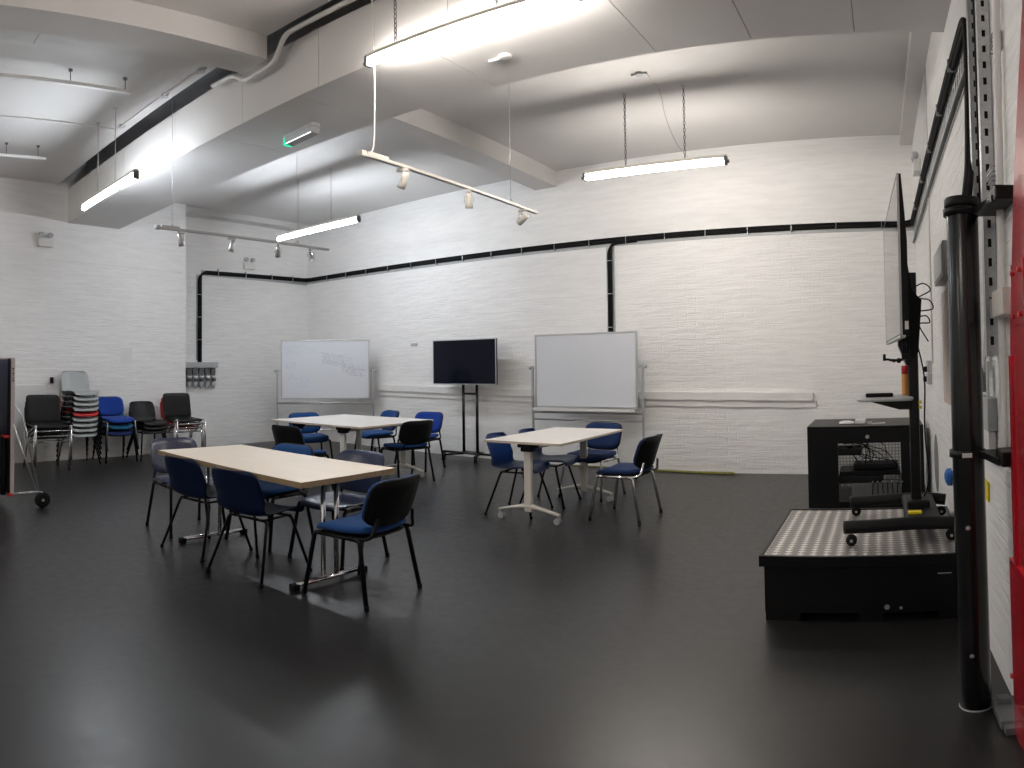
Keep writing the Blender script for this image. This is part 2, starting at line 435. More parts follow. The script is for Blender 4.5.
def shell_chair(label, shell, frame='blackm'):
    """one-piece plastic shell chair on four splayed legs, front towards +Y"""
    t = thing('shell_chair', label, 'chair')
    prof = [(.225, .405), (.215, .432), (.15, .445), (.03, .438), (-.09, .428), (-.165, .438), (-.205, .480), (-.238, .56), (-.272, .65), (-.300, .725), (-.308, .752)]
    hw = [.17, .205, .22, .225, .224, .220, .220, .224, .222, .205, .155]
    P = smooth_path([(y, z, 0) for y, z in prof], 4); W = smooth_path([(w, 0, 0) for w in hw], 4)
    n = len(P)-1
    def f(u, v):
        k = v*n; i = min(int(k), n-1); fr = k-i
        p = P[i].lerp(P[i+1], fr); w = W[i].lerp(W[i+1], fr).x
        s = 2*u-1; e = abs(s)**2.6
        bk = min(1, max(0, (p.y-.43)/.12)); 
        return (w*s, p.x+bk*.055*e, p.y+(1-bk)*.030*e*(1 if v > .06 else .3))
    MB().grid(f, 16, n, .006).build('seat_shell', shell, t)
    fm = MB()
    for y in (.12, -.11):
        fm.tube(fillet([(-.17, y, .405), (.17, y, .405)], .02), .010, 8)
    for s in (-1, 1): fm.tube([(.15*s, .13, .408), (.15*s, -.12, .408)], .008, 8)
    fm.build('seat_frame', frame, t)
    for s in (-1, 1):
        for y0, y1 in ((.12, .225), (-.11, -.235)):
            l = MB().tube(fillet([(.10*s, y0, .405), (.172*s, y0, .405), (.245*s, y1, .012)], .03), .0105, 8).build('leg', frame, t)
            MB().lathe([(.013, 0), (.014, .02), (.012, .025)], (.245*s, y1, 0), 10).build('foot_cap', 'rubber', l)
    return t

def sled_chair(label, pad):
    """square chrome-framed chair with thin leatherette seat and back, front towards +Y"""
    t = thing('chrome_frame_chair', label, 'chair')
    MB().pad(.49, .45, .035, lambda x, y, z: (x, y, .445+z-.01*(y/.2)), 9, .35).build('seat', pad, t)
    tl = math.radians(10)
    MB().pad(.50, .41, .028, lambda x, y, z: Vector((x, -.235, .665))+Vector((0, -math.sin(tl)*y, math.cos(tl)*y))+Vector((0, z+.5*x*x, 0)), 9, .3).build('backrest', pad, t)
    fm = MB(); 
    for s in (-1, 1):
        x = .25*s
        fm.tube([(x, .245, .475), (x, -.10, .345)], .011, 4, up=(1, 0, 0))
        fm.tube([(x, -.10, .345), (x, -.225, .44), (x*.9, -.25, .52)], .011, 4, up=(1, 0, 0))
    fm.tube([(-.25, .22, .40), (.25, .22, .40)], .012, 4); fm.tube([(-.25, -.12, .36), (.25, -.12, .36)], .010, 4)
    fm.build('seat_frame', 'chrome', t)
    for s in (-1, 1):
        for y0, y1, z in ((.245, .25, .478), (-.10, -.21, .36)):
            l = MB().tube([(.25*s, y0, z), (.25*s, y1, .006)], .0135, 4, up=(1, 1, 0)).build('leg', 'chrome', t)
            MB().b2(.25*s-.012, .25*s+.012, y1-.012, y1+.012, 0, .008).build('foot_pad', 'rubber', l)
    return t

A = math.radians
# ---- long maple table
GF = 'chairs around the long maple table'
fab0 = iso_chair('blue-seated black-backed chair at the right end of the long maple table, pulled out', 'blue', 'blue')
fab0.location = (-2.80, 2.75, 0); fab0.rotation_euler = (0, 0, A(96)); fab0['group'] = GF
fs0 = shell_chair('shade-darkened blue shell chair seen from behind at the maple table, nearer its right end', 'shadeblue')
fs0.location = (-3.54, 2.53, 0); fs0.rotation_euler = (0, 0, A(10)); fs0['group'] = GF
dup(fs0, (-4.22, 2.53, 0), A(8), 'shade-darkened blue shell chair seen from behind at the maple table, nearer its left end', GF)
dup(fab0, (-4.17, 3.08, 0), A(186), 'blue fabric chair on the far side of the maple table', GF)
pl0 = iso_chair('glossy navy plastic chair at the left end of the long maple table', 'navyp', 'navyp', plastic=True)
pl0.location = (-4.88, 2.72, 0); pl0.rotation_euler = (0, 0, A(-92)); pl0['group'] = GF
dup(pl0, (-3.46, 3.16, 0), A(184), 'glossy navy plastic chair on the far side of the maple table near its right end', GF)
# ---- pair of white tables at the back left
GL = 'chairs around the pair of white tables'
dup(fab0, (-6.87, 5.76, 0), A(-111), 'blue fabric chair at the left end of the two white tables', GL)
dup(fab0, (-5.73, 4.69, 0), A(5), 'black-backed chair at the near edge of the two white tables, behind the maple table', GL)
c = dup(fab0, (-6.58, 6.74, 0), A(164), 'blue fabric chair with bright metal frame at the far edge of the white table pair', GL)
dup(fab0, (-5.31, 5.96, 0), A(76), 'dark-backed chair seen from behind at the right edge of the white table pair', GL)
bl0 = iso_chair('bright blue fabric chair facing the room by the right corner of the white table pair', 'bright', 'bright')
bl0.location = (-5.82, 6.82, 0); bl0.rotation_euler = (0, 0, A(186)); bl0['group'] = GL
# ---- single white table on the right
GR = 'chairs around the single white table'
ch0 = iso_chair('chrome-legged blue chair on the right side of the single white table', 'blue2', 'blue2', frame='chrome')
ch0.location = (-2.26, 5.45, 0); ch0.rotation_euler = (0, 0, A(88)); ch0['group'] = GR
dup(ch0, (-2.96, 6.22, 0), A(173), 'chrome-legged blue chair at the far end of the single white table, before the blank whiteboard', GR)
sh0 = shell_chair('blue plastic shell chair at the left side of the single white table, nearer the camera', 'bluep')
sh0.location = (-3.25, 5.25, 0); sh0.rotation_euler = (0, 0, A(-84)); sh0['group'] = GR
dup(sh0, (-3.19, 5.74, 0), A(-82), 'blue plastic shell chair at the left side of the single white table, the farther one', GR)

# ---- stacks by the left wall
wa = A(-90)
def stack(n, make, x, y, rz, dz, dx):
    for k in range(n):
        make(k, (x+dx*k, y, dz*k), rz)
posn = ['bottom chair', 'second chair up', 'third chair up', 'fourth chair up', 'fifth chair up', 'sixth chair up', 'seventh chair up', 'eighth chair up', 'topmost chair']
GG = 'tall stack of grey shell chairs by the left wall'
grey0 = None; 
for k in range(9):
    nm = 'red plastic' if k == 4 else 'grey plastic'
    lb = f'{nm} shell chair, {posn[k]} of the tall stack by the left wall'
    if k == 0:
        grey0 = shell_chair(lb, 'grey'); g = grey0; g.location = (-8.97, 3.22, 0); g.rotation_euler = (0, 0, wa+A(4)); g['group'] = GG
    elif k == 4:
        g = shell_chair(lb, 'red'); g.location = (-8.97+.009*k, 3.22, .075*k); g.rotation_euler = (0, 0, wa+A(4)); g['group'] = GG
    else:
        dup(grey0, (-8.97+.009*k, 3.22, .075*k), wa+A(4), lb, GG)
GB = 'low stack of blue fabric chairs'
for k, (f, nm) in enumerate((('navyf', 'navy fabric chair, bottom of the stack of three by the left wall'), ('teal', 'teal-seated chair in the middle of the blue chair stack by the left wall'), ('bright', 'bright blue fabric chair on top of the stack of three by the left wall'))):
    g = iso_chair(nm, f, f, frame='chrome' if k == 2 else 'blackm'); g.location = (-9.03+.02*k, 3.82, .095*k); g.rotation_euler = (0, 0, wa+A(3)); g['group'] = GB
GK = 'low stack of black shell chairs'
k0 = shell_chair('black plastic shell chair, bottom of the low black stack by the left wall', 'dgrey')
k0.location = (-9.05, 4.38, 0); k0.rotation_euler = (0, 0, wa+A(3)); k0['group'] = GK
dup(k0, (-9.04, 4.38, .062), wa+A(3), 'black plastic shell chair, middle of the low black stack by the left wall', GK)
dup(k0, (-9.03, 4.38, .124), wa+A(3), 'black plastic shell chair, top of the low black stack by the left wall', GK)
GC = 'chrome-framed chairs stacked under the wall sockets'
r0 = sled_chair('red chrome-framed chair, bottom of the red and black stack near the wall sockets', 'dred')
r0.location = (-9.16, 5.00, 0); r0.rotation_euler = (0, 0, wa+A(2)); r0['group'] = GC
dup(r0, (-9.12, 5.00, .065), wa+A(2), 'red chrome-framed chair sandwiched in the middle of the red and black stack', GC)
g = sled_chair('black chrome-framed chair on top of two red ones near the wall sockets', 'dgrey'); g.location = (-9.06, 5.00, .13); g.rotation_euler = (0, 0, wa+A(2)); g['group'] = GC
GD = 'chrome-framed black chairs beside the folded table'
for k, w_ in enumerate(('lowest', 'middle', 'top')):
    dup(g, (-8.62+.04*k, 2.62, .075*k), wa+A(2), f'black chrome-framed chair, {w_} of three stacked behind the folded table tennis table', GD)

# ---------------------------------------------------------------- tables
t = thing('conference_table', 'long maple-topped table on chrome twin-post legs in the foreground', 'table', (-3.775, 2.745, 0), A(0))
MB().box((0, 0, .7215), (1.78, .79, .037), .002).build('tabletop', 'wood', t)
mb = MB()
for (c_, d_) in (((0, .3955, .7215), (1.78, .003, .034)), ((0, -.3955, .7215), (1.78, .003, .034)), ((.8905, 0, .7215), (.003, .794, .034)), ((-.8905, 0, .7215), (.003, .794, .034))): mb.box(c_, d_)
mb.build('edge_strip', 'edge', t)
for s in (-1, 1):
    x = .69*s
    for y in (-.055, .055): MB().cyl((x, y, .05), (x, y, .70), .016, 14).build('leg_post', 'chrome', t)
    MB().tube([(x, -.28, .037), (x, .28, .037)], .022, 12, ry=.016).build('foot_bar', 'chrome', t)
    for y in (-.285, .285): MB().box((x, y, .023), (.05, .05, .046), .008).build('foot_cap', 'rubber', t)
    MB().box((x, 0, .694), (.07, .52, .016), .003).build('top_bracket', 'blackm', t)
MB().b2(-.65, .65, -.015, .015, .655, .70).build('stretcher', 'blackm', t)

def flip_table(label, loc, rz, W=.785, Lh=1.31, group=None, first=None):
    if first: return dup(first, loc, rz, label, group)
    t = thing('folding_table', label, 'table', loc, rz, group)
    MB().box((0, 0, .728), (W, Lh, .022), .003).build('tabletop', 'wtop', t)
    mb = MB()
    for (c_, d_) in (((0, Lh/2+.001, .728), (W+.004, .003, .020)), ((0, -Lh/2-.001, .728), (W+.004, .003, .020)), ((W/2+.001, 0, .728), (.003, Lh, .020)), ((-W/2-.001, 0, .728), (.003, Lh, .020))): mb.box(c_, d_)
    mb.build('edge_strip', 'wedge', t)
    MB().tube([(0, -Lh/2+.12, .665), (0, Lh/2-.12, .665)], .022, 4, up=(1, 0, 1)).build('stretcher', 'cream', t)
    for s in (-1, 1):
        y = (Lh/2-.115)*s
        MB().box((0, y, .39), (.075, .042, .60), .012).build('leg_post', 'cream', t)
        hb = MB(); hb.box((0, y, .695), (.20, .05, .045), .008); hb.box((.0, y-.0, .67), (.11, .085, .06), .01); hb.build('flip_bracket', 'black', t)
        # arched foot
        ft = MB(); pts = [(-.31, y, .085), (-.18, y, .115), (-.04, y, .14), (.04, y, .14), (.18, y, .115), (.31, y, .085)]
        ft.tube(pts, .026, 8, ry=[.012, .015, .026, .026, .015, .012], up=(0, 0, 1)); ft.build('foot', 'cream', t)
        for q in (-1, 1):
            w = MB(); x = .30*q
            for dy in (-.014, .014): w.cyl((x-.012*q, y+dy-.007, .03), (x-.012*q, y+dy+.007, .03), .03, 18)
            cs = w.build('caster', 'greyp', t)
            MB().box((x, y, .066), (.03, .02, .035), .006).build('caster_fork', 'greyp', cs)
    return t
ft0 = flip_table('white folding table on casters standing alone in front of the blank whiteboard', (-2.965, 5.488, 0), A(-.8))
flip_table('white folding table, left half of the pair near the written whiteboard', (-6.362, 5.671, 0), A(1.7), group='white folding tables pushed together', first=ft0)
flip_table('white folding table, right half of the pair near the written whiteboard', (-5.570, 5.695, 0), A(1.7), group='white folding tables pushed together', first=ft0)
if 'group' in ft0: del ft0['group']

# ---------------------------------------------------------------- whiteboards
def whiteboard(label, loc, rz, w, h, zc, postx, ptop, writing=False, barz=.80):
    t = thing('mobile_whiteboard', label, 'whiteboard', loc, rz)
    tilt = 0
    MB().box((0, 0, zc), (w-.03, .018, h-.03), .002).build('board_panel', 'board', t)
    fr = MB()
    for s in (-1, 1):
        fr.box((s*(w/2-.01), 0, zc), (.024, .03, h), .004); fr.box((0, 0, zc+s*(h/2-.01)), (w, .03, .024), .004)
    fr.build('board_frame', 'alu', t)
    for s in (-1, 1):
        x = postx*s
        MB().box((x, .02, (ptop+.07)/2), (.028, .028, ptop-.07), .004).build('post', 'alu', t)
        k = MB(); k.cyl((x+.01*s, .02, ptop-.03), (s*(w/2-.005), .0, ptop-.03), .008, 10); k.cyl((x+.014*s, .02, ptop-.03), (x+.05*s, .02, ptop-.03), .022, 14)
        k.build('pivot_knob', 'greyp', t)
        f = MB(); f.box((x, .02, .075), (.035, .60, .03), .005); f = f.build('foot', 'alu', t)
        for q in (-1, 1):
            cs = MB(); cs.cyl((x-.012, .02+.27*q, .03), (x+.012, .02+.27*q, .03), .03, 16); cs.box((x, .02+.27*q, .055), (.03, .03, .02)); cs.build('caster', 'black', f)
    if writing:
        b = MB(); b.tube([(-postx-.02, .02, barz), (postx+.02, .02, barz)], .018, 8)
        for x in (-.08, .17): b.box((x, .02, barz), (.012, .042, .042), .003)
        b.build('cross_bar', 'alu', t)
    else:
        tr = MB(); tr.box((0, -.045, barz+.012), (w-.02, .085, .01), .002); tr.box((0, -.085, barz+.024), (w-.02, .008, .034), .002); tr.build('pen_tray', 'whitep', t)
        MB().tube([(-postx, .02, barz-.02), (postx, .02, barz-.02)], .016, 8).build('cross_bar', 'alu', t)
    MB().tube([(-postx, .02, .34), (postx, .02, .34)] if writing else [(-postx, .02, .68), (postx, .02, .68)], .012, 8).build('lower_bar', 'alu', t)
    if writing:
        rnd = random.Random(3)
        for mname, blocks in (('ink', [(-.05, .28, 9, .03, -.16, .5), (.28, .12, 8, .035, -.2, .45), (.38, .02, 4, .05, -.15, .3)]),
                              ('inkb', [(-.68, .40, 8, .028, 0, .35), (-.68, .12, 6, .03, 0, .2), (-.62, -.06, 5, .03, .02, .12), (-.5, -.12, 7, .04, -.05, .3), (-.35, .36, 3, .05, 0, .35)])):
            mb = MB()
            for (x0, z0, rows, sp, sl, wd) in blocks:
                for i in range(rows):
                    x = x0+rnd.uniform(-.02, .03); z = z0-i*sp*.7; xe = x+wd*rnd.uniform(.5, 1)
                    while x < xe:
                        L = rnd.uniform(.008, .03); zz = z+sl*(x-x0)+rnd.uniform(-.004, .004)
                        if abs(zz) < h/2-.06 and abs(x) < w/2-.06:
                            mb.box((x, -.0098, zc+zz), (L, .0012, rnd.uniform(.003, .011)), rot=Matrix.Rotation(rnd.uniform(-.5, .5), 4, 'Y'))
                        x += L+rnd.uniform(.006, .022)
            o = mb.build('marker_writing', mname, t)
            o['label'] = 'black marker notes' if mname == 'ink' else 'faint blue marker notes'
    return t
D1 = math.hypot(8.3, 7.3)
whiteboard('mobile whiteboard with faint handwriting, angled across the back left corner', (-8.3, 7.3, 0), math.atan2(8.3, 7.3), 1.5, 1.0, 1.37, .815, 1.38, True, .80)
whiteboard('blank mobile whiteboard behind the single white table, pen tray below', (-3.70, 7.6, 0), A(-1), 1.48, .97, 1.33, .80, 1.40, False, .80)

# ---------------------------------------------------------------- TV on stand, back wall
t = thing('television_stand', 'black twin-pole stand on casters carrying the television by the back wall', 'tv stand', (-5.74, 7.90, 0), A(0))
for s in (-1, 1):
    MB().cyl((.125*s, 0, .10), (.125*s, 0, 1.35), .022, 14).build('pole', 'satin', t)
MB().b2(-.105, .105, -.012, .012, .98, 1.01).build('cross_bar', 'blackm', t); MB().b2(-.105, .105, -.012, .012, 1.2, 1.28).build('cross_bar', 'blackm', t)
mb = MB(); mb.box((0, 0, .095), (1.06, .05, .03), .006)
for s in (-1, 1): mb.box((.21*s, -.14, .09), (.05, .34, .028), .006, rot=A(28*s))
mb.box((0, 0, .112), (.36, .22, .008), .003)
mb.build('base', 'blackm', t)
for (x, y) in ((-.50, 0), (.50, 0), (-.29, -.29), (.29, -.29)):
    cs = MB(); cs.cyl((x-.012, y, .032), (x+.012, y, .032), .032, 18); cs.box((x, y, .062), (.03, .04, .03), .004); cs.build('caster', 'rubber', t)
t = thing('television', 'television with black screen and thin pale bezel on a twin-pole stand by the back wall', 'television', (-5.74, 7.76, 1.47), A(0))
MB().box((0, .0, 0), (1.16, .035, .67), .004).build('television_body', 'black', t)
mb = MB()
for s in (-1, 1): mb.box((.573*s, -.012, 0), (.014, .022, .67), .002); mb.box((0, -.012, .328*s), (1.16, .022, .014), .002)
mb.build('bezel', 'alu', t)
MB().box((0, -.019, 0), (1.13, .006, .64)).build('screen', 'screen', t)
MB().box((0, .06, -.05), (.32, .09, .36), .006).build('wall_mount', 'blackm', t)

# ---------------------------------------------------------------- lamps
def chain_mesh(p0, p1, r=.0035, link=.038):
    mb = MB(); p0 = Vector(p0); p1 = Vector(p1); d = p1-p0; n = max(2, int(d.length/link))
    for i in range(n):
        c = p0+d*(i+.5)/n; h = d.length/n*.62
        a = Vector((1, 0, 0)) if i % 2 else Vector((0, 1, 0))
        ring = [c+a*(.010*math.cos(2*PI*k/8))+Vector((0, 0, 1))*(h*math.sin(2*PI*k/8)) for k in range(8)]
        mb.tube(ring, r, 5, closed=True, up=(a.y, a.x, 0))
    return mb
def lamp(label, loc, L, hang, zt, cool=False, cable=None, rod=False):
    t = thing('tube_light', label, 'ceiling light', loc, 0, 'hanging fluorescent tube lights')
    b = MB(); b.box((0, 0, .042), (L, .050, .034), .006); b.build('batten', 'cream', t)
    tb = MB().cyl((-L/2+.03, 0, -.020), (L/2-.03, 0, -.020), .020, 16); tb.build('lamp_tube', 'tubec' if cool else 'tube', t)
    for s in (-1, 1):
        e = MB(); e.box((s*(L/2-.012), 0, .0), (.028, .06, .085), .008); e.cyl((s*(L/2), 0, -.01), (s*(L/2+.02), 0, -.01), .018, 12); e.build('end_cap', 'dgp', t)
    for x in hang:
        zh = zt-loc[2]
        if rod: MB().cyl((x, 0, .05), (x, 0, zh), .004, 8).build('hanging_rod', 'alu', t)
        else: chain_mesh((x, 0, .07), (x, 0, zh-.01)).build('chain', 'dgp', t)
        MB().cyl((x, 0, zh-.006), (x, 0, zh), .03, 14).build('ceiling_rose', 'steel', t)
        h = MB(); h.tube([(x+.012*math.cos(a*PI/4), 0, .062+.012*math.sin(a*PI/4)) for a in range(8)], .003, 6, closed=True, up=(0, 1, 0)); h.build('hook_ring', 'steel', t)
    if cable: MB().tube(smooth_path(cable, 6), .003, 6).build('power_cable', 'greyp', t)
    return t
lamp('lit fluorescent tube hanging on chains above the blank whiteboard, facing the bare back wall', (-2.12, 5.93, 3.345), 1.48, (-.28, .33), ZC,
     cable=[(.10, -.42, ZC-3.34-.01), (.09, -.02, ZC-3.34-.03), (.14, 0, .55), (.24, 0, .25), (.36, 0, .07)])
lamp('lit fluorescent tube cut by the top edge of the photo, beside the boxed beam', (-2.225, 3.02, 3.545), 1.55, (-.52, .25), ZC, cable=[(-.03, 0, .06), (.0, .02, .075), (.08, 0, .055)])
lamp('lit cool-white fluorescent tube hanging in the back left corner behind the beam', (-7.00, 5.98, 3.38), 1.78, (-.38, .34), ZC, cool=True, rod=True)
lamp('lit cool-white fluorescent tube hanging at the far left beside the boxed beam', (-6.39, 2.60, 3.295), 1.49, (-.27, .22), ZC, cool=True, rod=True)

lamp('unseen added fill tube behind the camera on the right-hand side of the room', (-2.3, -2.6, 3.3), 1.55, (-.4, .4), ZC)  # added out of view to brighten the lower walls
lamp('unseen added fill tube behind the camera on the left-hand side of the room', (-6.4, -2.6, 3.3), 1.55, (-.4, .4), ZC)  # second added lamp, also fill for the lower walls

# ---------------------------------------------------------------- spotlight tracks
def track(label, x, y0, y1, z, wires, zt, m='cream', feed=None):
    t = thing('light_track', label, 'light track', (x, y0, z), 0, 'suspended spotlight tracks')
    L = y1-y0
    MB().box((0, L/2, 0), (.030, L, .024), .003).build('rail', m, t)
    MB().box((0, L/2, -.0115), (.020, L-.05, .006)).build('rail_slot', 'void', t)
    e = MB(); e.box((0, .02, .002), (.044, .05, .042), .005); e.box((0, .16, .02), (.03, .2, .02), .004); e.build('feed_box', m, t)
    for w in wires:
        MB().cyl((0, w, .01), (0, w, zt-z), .0022, 6).build('suspension_wire', 'steel', t)
        h = MB(); h.tube([(0, w-.03, .016), (0, w, .05), (0, w+.03, .016)], .004, 6); h.build('wire_clip', m, t)
    if feed: MB().tube(smooth_path(feed, 6), .005, 6).build('feed_cable', 'whitep', t)
    return t
def spot(label, loc, yaw, tiltd, m='whitep', long=False):
    t = thing('track_spotlight', label, 'spotlight', loc, yaw, 'spotlights on the tracks')
    a = MB(); a.box((0, 0, -.012), (.03, .085, .022), .004); a.build('track_adapter', m, t)
    b = MB(); b.cyl((0, 0, -.02), (0, 0, -.055), .008, 10)
    for s in (-1, 1): b.tube(fillet([(0, 0, -.05), (.036*s, 0, -.05), (.036*s, 0, -.10)], .012), .004, 6)
    b.build('yoke', m, t)
    rx = Matrix.Rotation(tiltd, 4, 'X')
    prof = [(.012, .075), (.022, .072), (.026, .03), (.030, -.005), (.032, -.05), (.029, -.052)]
    h = MB(); h.lathe(prof, (0, 0, -.10), 20, rot=rx); h.build('lamp_head', m, t)
    g = MB(); g.lathe([(.026, -.0535), (.004, -.048)], (0, 0, -.10), 18, rot=rx); g.build('lamp_lens', 'glass', t)
    return t
track('suspended spotlight track at the back left, carrying four spotlights', -5.65, 2.81, 5.03, 2.78, (.18, 1.75), ZC, 'greyp')
for y, lb, yaw, ti in ((3.09, 'spotlight nearest the feed end of the back left track', .3, .25), (3.69, 'second spotlight from the feed end of the back left track', 2.6, .2),
                       (4.29, 'third spotlight from the feed end of the back left track', .9, .5), (4.76, 'spotlight nearest the free end of the back left track', -2., .6)):
    spot(lb, (-5.65, y, 2.764), yaw, ti, 'alu')
track('suspended spotlight track in the middle of the photo, carrying three cream spotlights', -3.02, 2.97, 5.24, 2.84, (1.82,), ZC, 'cream',
      feed=[(0, .05, .02), (-.0, .10, .03), (.0, .13, .12), (.0, .14, .45), (.01, .13, .70), (.0, .12, 1.3)])
for y, lb, yaw, ti in ((3.39, 'cream spotlight nearest the feed end of the middle track', 2.0, .35), (4.17, 'cream spotlight in the middle of the central track', .5, .15),
                       (4.98, 'cream spotlight turned sideways near the free end of the middle track', 1.2, 1.25)):
    spot(lb, (-3.02, y, 2.824), yaw, ti, 'cream')
# unlit battens fixed close under the front ceiling
def batten(label, x, y0, y1, z, hooks):
    t = thing('ceiling_batten', label, 'ceiling batten', (x, y0, z), 0, 'bare battens under the front ceiling')
    MB().box((0, (y1-y0)/2, 0), (.045, y1-y0, .035), .006).build('batten', 'whitep', t)
    for y in hooks:
        mb = MB(); mb.cyl((0, y, .015), (0, y, ZC-z), .004, 6); mb.cyl((0, y, ZC-z-.02), (0, y, ZC-z), .02, 12); mb.build('ceiling_hook', 'dgp', t)
    return t
batten('bare white batten under the front ceiling, nearer the boxed beam', -5.42, .6, 2.43, 4.06, (1.25, 1.78))
batten('bare white batten under the front ceiling, over the far left chairs', -7.66, .9, 2.30, 4.04, (.9, 1.3))

# ---------------------------------------------------------------- conduits
mb = MB()
mb.tube(fillet([(-6.75, YB+.1, 4.195), (-6.75, 2.86, 4.195), (-4.95, 2.88, 4.195)], .03), .011, 8)
o = mb.build('ceiling_conduit', 'whitep'); tag(o, 'thin conduit running along the front ceiling and beside the dark gap', 'conduit')
mb = MB()
mb.tube(fillet([(-1.2, 3.035, 4.165), (-3.90, 3.035, 4.165), (-4.06, 3.05, 3.955), (-4.48, 3.06, 3.950), (-4.66, 3.06, 4.08), (-5.0, 3.06, 4.10)], .07), .022, 10)
o = mb.build('bent_conduit', 'whitep'); tag(o, 'thick white conduit looping under the end of the cross beam beside the dark gap', 'conduit')
for (x, y, lb) in ((-6.62, 2.87, 'round junction box on the front ceiling above the far left tube light'), (-5.62, 2.89, 'round junction box where the back left track wire meets the ceiling'), (-4.93, 2.90, 'round junction box on the front ceiling beside the cross beam'), (-2.08, 5.5, 'small junction box on the back ceiling above the chain-hung tube')):
    mb = MB(); mb.cyl((x, y, ZC-.03), (x, y, ZC), .035, 18); mb.cyl((x+.03, y, ZC-.015), (x+.075, y, ZC-.015), .011, 10); mb.cyl((x-.03, y, ZC-.015), (x-.075, y, ZC-.015), .011, 10)
    tag(mb.build('junction_box', 'greyp'), lb, 'junction box')
mb = MB(); mb.lathe([(.045, 0), (.045, .012), (.03, .018), (.01, .02)], (-2.31, 3.62, ZB-.001), 20, rot=Matrix.Rotation(PI, 4, 'X')); mb.cyl((-2.36, 3.62, ZB-.012), (-2.44, 3.62, ZB-.012), .01, 8)
tag(mb.build('ceiling_sensor', 'whitep'), 'small white sensor on the underside of the boxed beam', 'sensor')
o = MB().box((-4.85, 1.75, ZC-.004), (.32, .72, .008), .001).build('access_hatch', 'ceil'); tag(o, 'flat painted access hatch in the front ceiling', 'hatch')

# exit sign on the beam underside
t = thing('exit_sign', 'wedge-shaped exit light with green end under the boxed beam', 'exit sign', (-4.47, 3.66, ZB), A(-4))
MB().box((0, 0, -.02), (.44, .085, .036), .008).build('mounting_plate', 'greyp', t)
mb = MB(); mb.prism([(-.05, -.045), (.05, -.045), (.03, -.115), (-.045, -.10)], -.19, .22, fn=lambda x, y, z: (z, x, y)); mb.build('housing', 'greyp', t)
MB().b2(-.18, .21, -.052, -.047, -.108, -.102).build('light_strip', 'led', t)
o = MB().box((-.20, -.005, -.08), (.022, .10, .075), .004).build('sign_panel', 'green', t)
mb = MB(); mb.prism([(-.012, -.025), (.02, -.02), (.004, .026)], -.0125, -.0115, fn=lambda x, y, z: (z, x, y)); o2 = mb.build('exit_pictogram', 'led', o); o2.location = (-.20, -.005, -.08)

# twin emergency spots
def twin(label, loc, rz):
    t = thing('emergency_light', label, 'emergency light', loc, rz)
    MB().box((0, -.035, -.04), (.24, .07, .13), .012).build('battery_box', 'whitep', t)
    for s in (-1, 1):
        k = MB(); k.cyl((.06*s, -.04, .02), (.06*s, -.04, .06), .012, 10); k.lathe([(.02, .03), (.036, .02), (.04, -.02), (.034, -.03)], (.075*s, -.05, .08), 18, rot=Matrix.Rotation(A(-75), 4, 'X')); k.build('lamp_head', 'greyp', t)
    return t
twin('twin-headed emergency light on the near left wall, under the far left ceiling', (xleft(2.77)+.001, 2.77, 3.30), A(90+7.7))
twin('twin-headed emergency light on the recessed left wall above the cable run', (XL+.001, 6.88, 3.34), A(90))
twin('twin-headed emergency light high on the right wall at the back', (XR-.001, 6.6, 3.42), A(-90))

# ---------------------------------------------------------------- cable run
trayz = lambda x: 3.13-.0095*(x+9.98)
yw = lambda x: yback(x)-.045
run = [(XL+.045, 5.72, 1.54), (XL+.045, 5.72, 3.10), (XL+.045, yw(XL+.04), 3.14), (XR-.06, yw(XR-.06), 3.04), (XR-.06, 2.95, 3.02), (XR-.06, 2.70, 2.2)]
t = thing('cable_tray', 'galvanised cable tray carrying black cables round the left, back and right walls', 'cable tray', (0, 0, 0))
def ribbon(mb, pts, side, w, th=.006):
    pass
tr = MB()
tr.b2(XL+.002, XL+.010, 5.76, 5.88, 1.54, 3.06); tr.build('tray_drop', 'steel', t)
tr = MB(); tr.b2(XL+.002, XL+.010, 5.86, yback(XL)-.01, 3.045, 3.15); tr.build('tray_run', 'steel', t)
def slat(x0, z0, x1, z1, h):
    mb = MB(); vs = []
    for x, z in ((x0, z0), (x1, z1)):
        for dy in (.002, .010):
            for dz in (-h*1.25, h*.75): vs.append(mb.bm.verts.new((x, yback(x)-dy, z+dz)))
    for q in ((0, 1, 3, 2), (4, 6, 7, 5), (0, 2, 6, 4), (1, 5, 7, 3), (0, 4, 5, 1), (2, 3, 7, 6)): mb.bm.faces.new([vs[k] for k in q])
    return mb
slat(XL+.01, 3.13, XR-.01, 3.03, .055).build('tray_run', 'greyp', t)
tr = MB()
Yc = 8.0
# perforated tray along the right wall, slots as real holes between rungs
yy = 2.85
tr.b2(XR-.012, XR-.004, 2.80, 7.85, 3.065, 3.075); tr.b2(XR-.014, XR-.004, 2.95, 7.85, 2.865, 2.880)
mbp = MB(); mbp.tube([(XR-.02, 2.95, 2.80), (XR-.02, 7.8, 2.80)], .014, 8); tag(mbp.build('wall_pipe', 'dgp'), 'thin dark pipe under the cable tray along the right wall', 'pipe')
k = 0
while yy < 7.8:
    tr.b2(XR-.011, XR-.005, yy, yy+.045, 2.87, 3.07); yy += .09
tr.b2(XR-.0115, XR-.006, 2.95, 7.85, 2.960, 2.974)
tr.build('tray_run', 'steel', t)
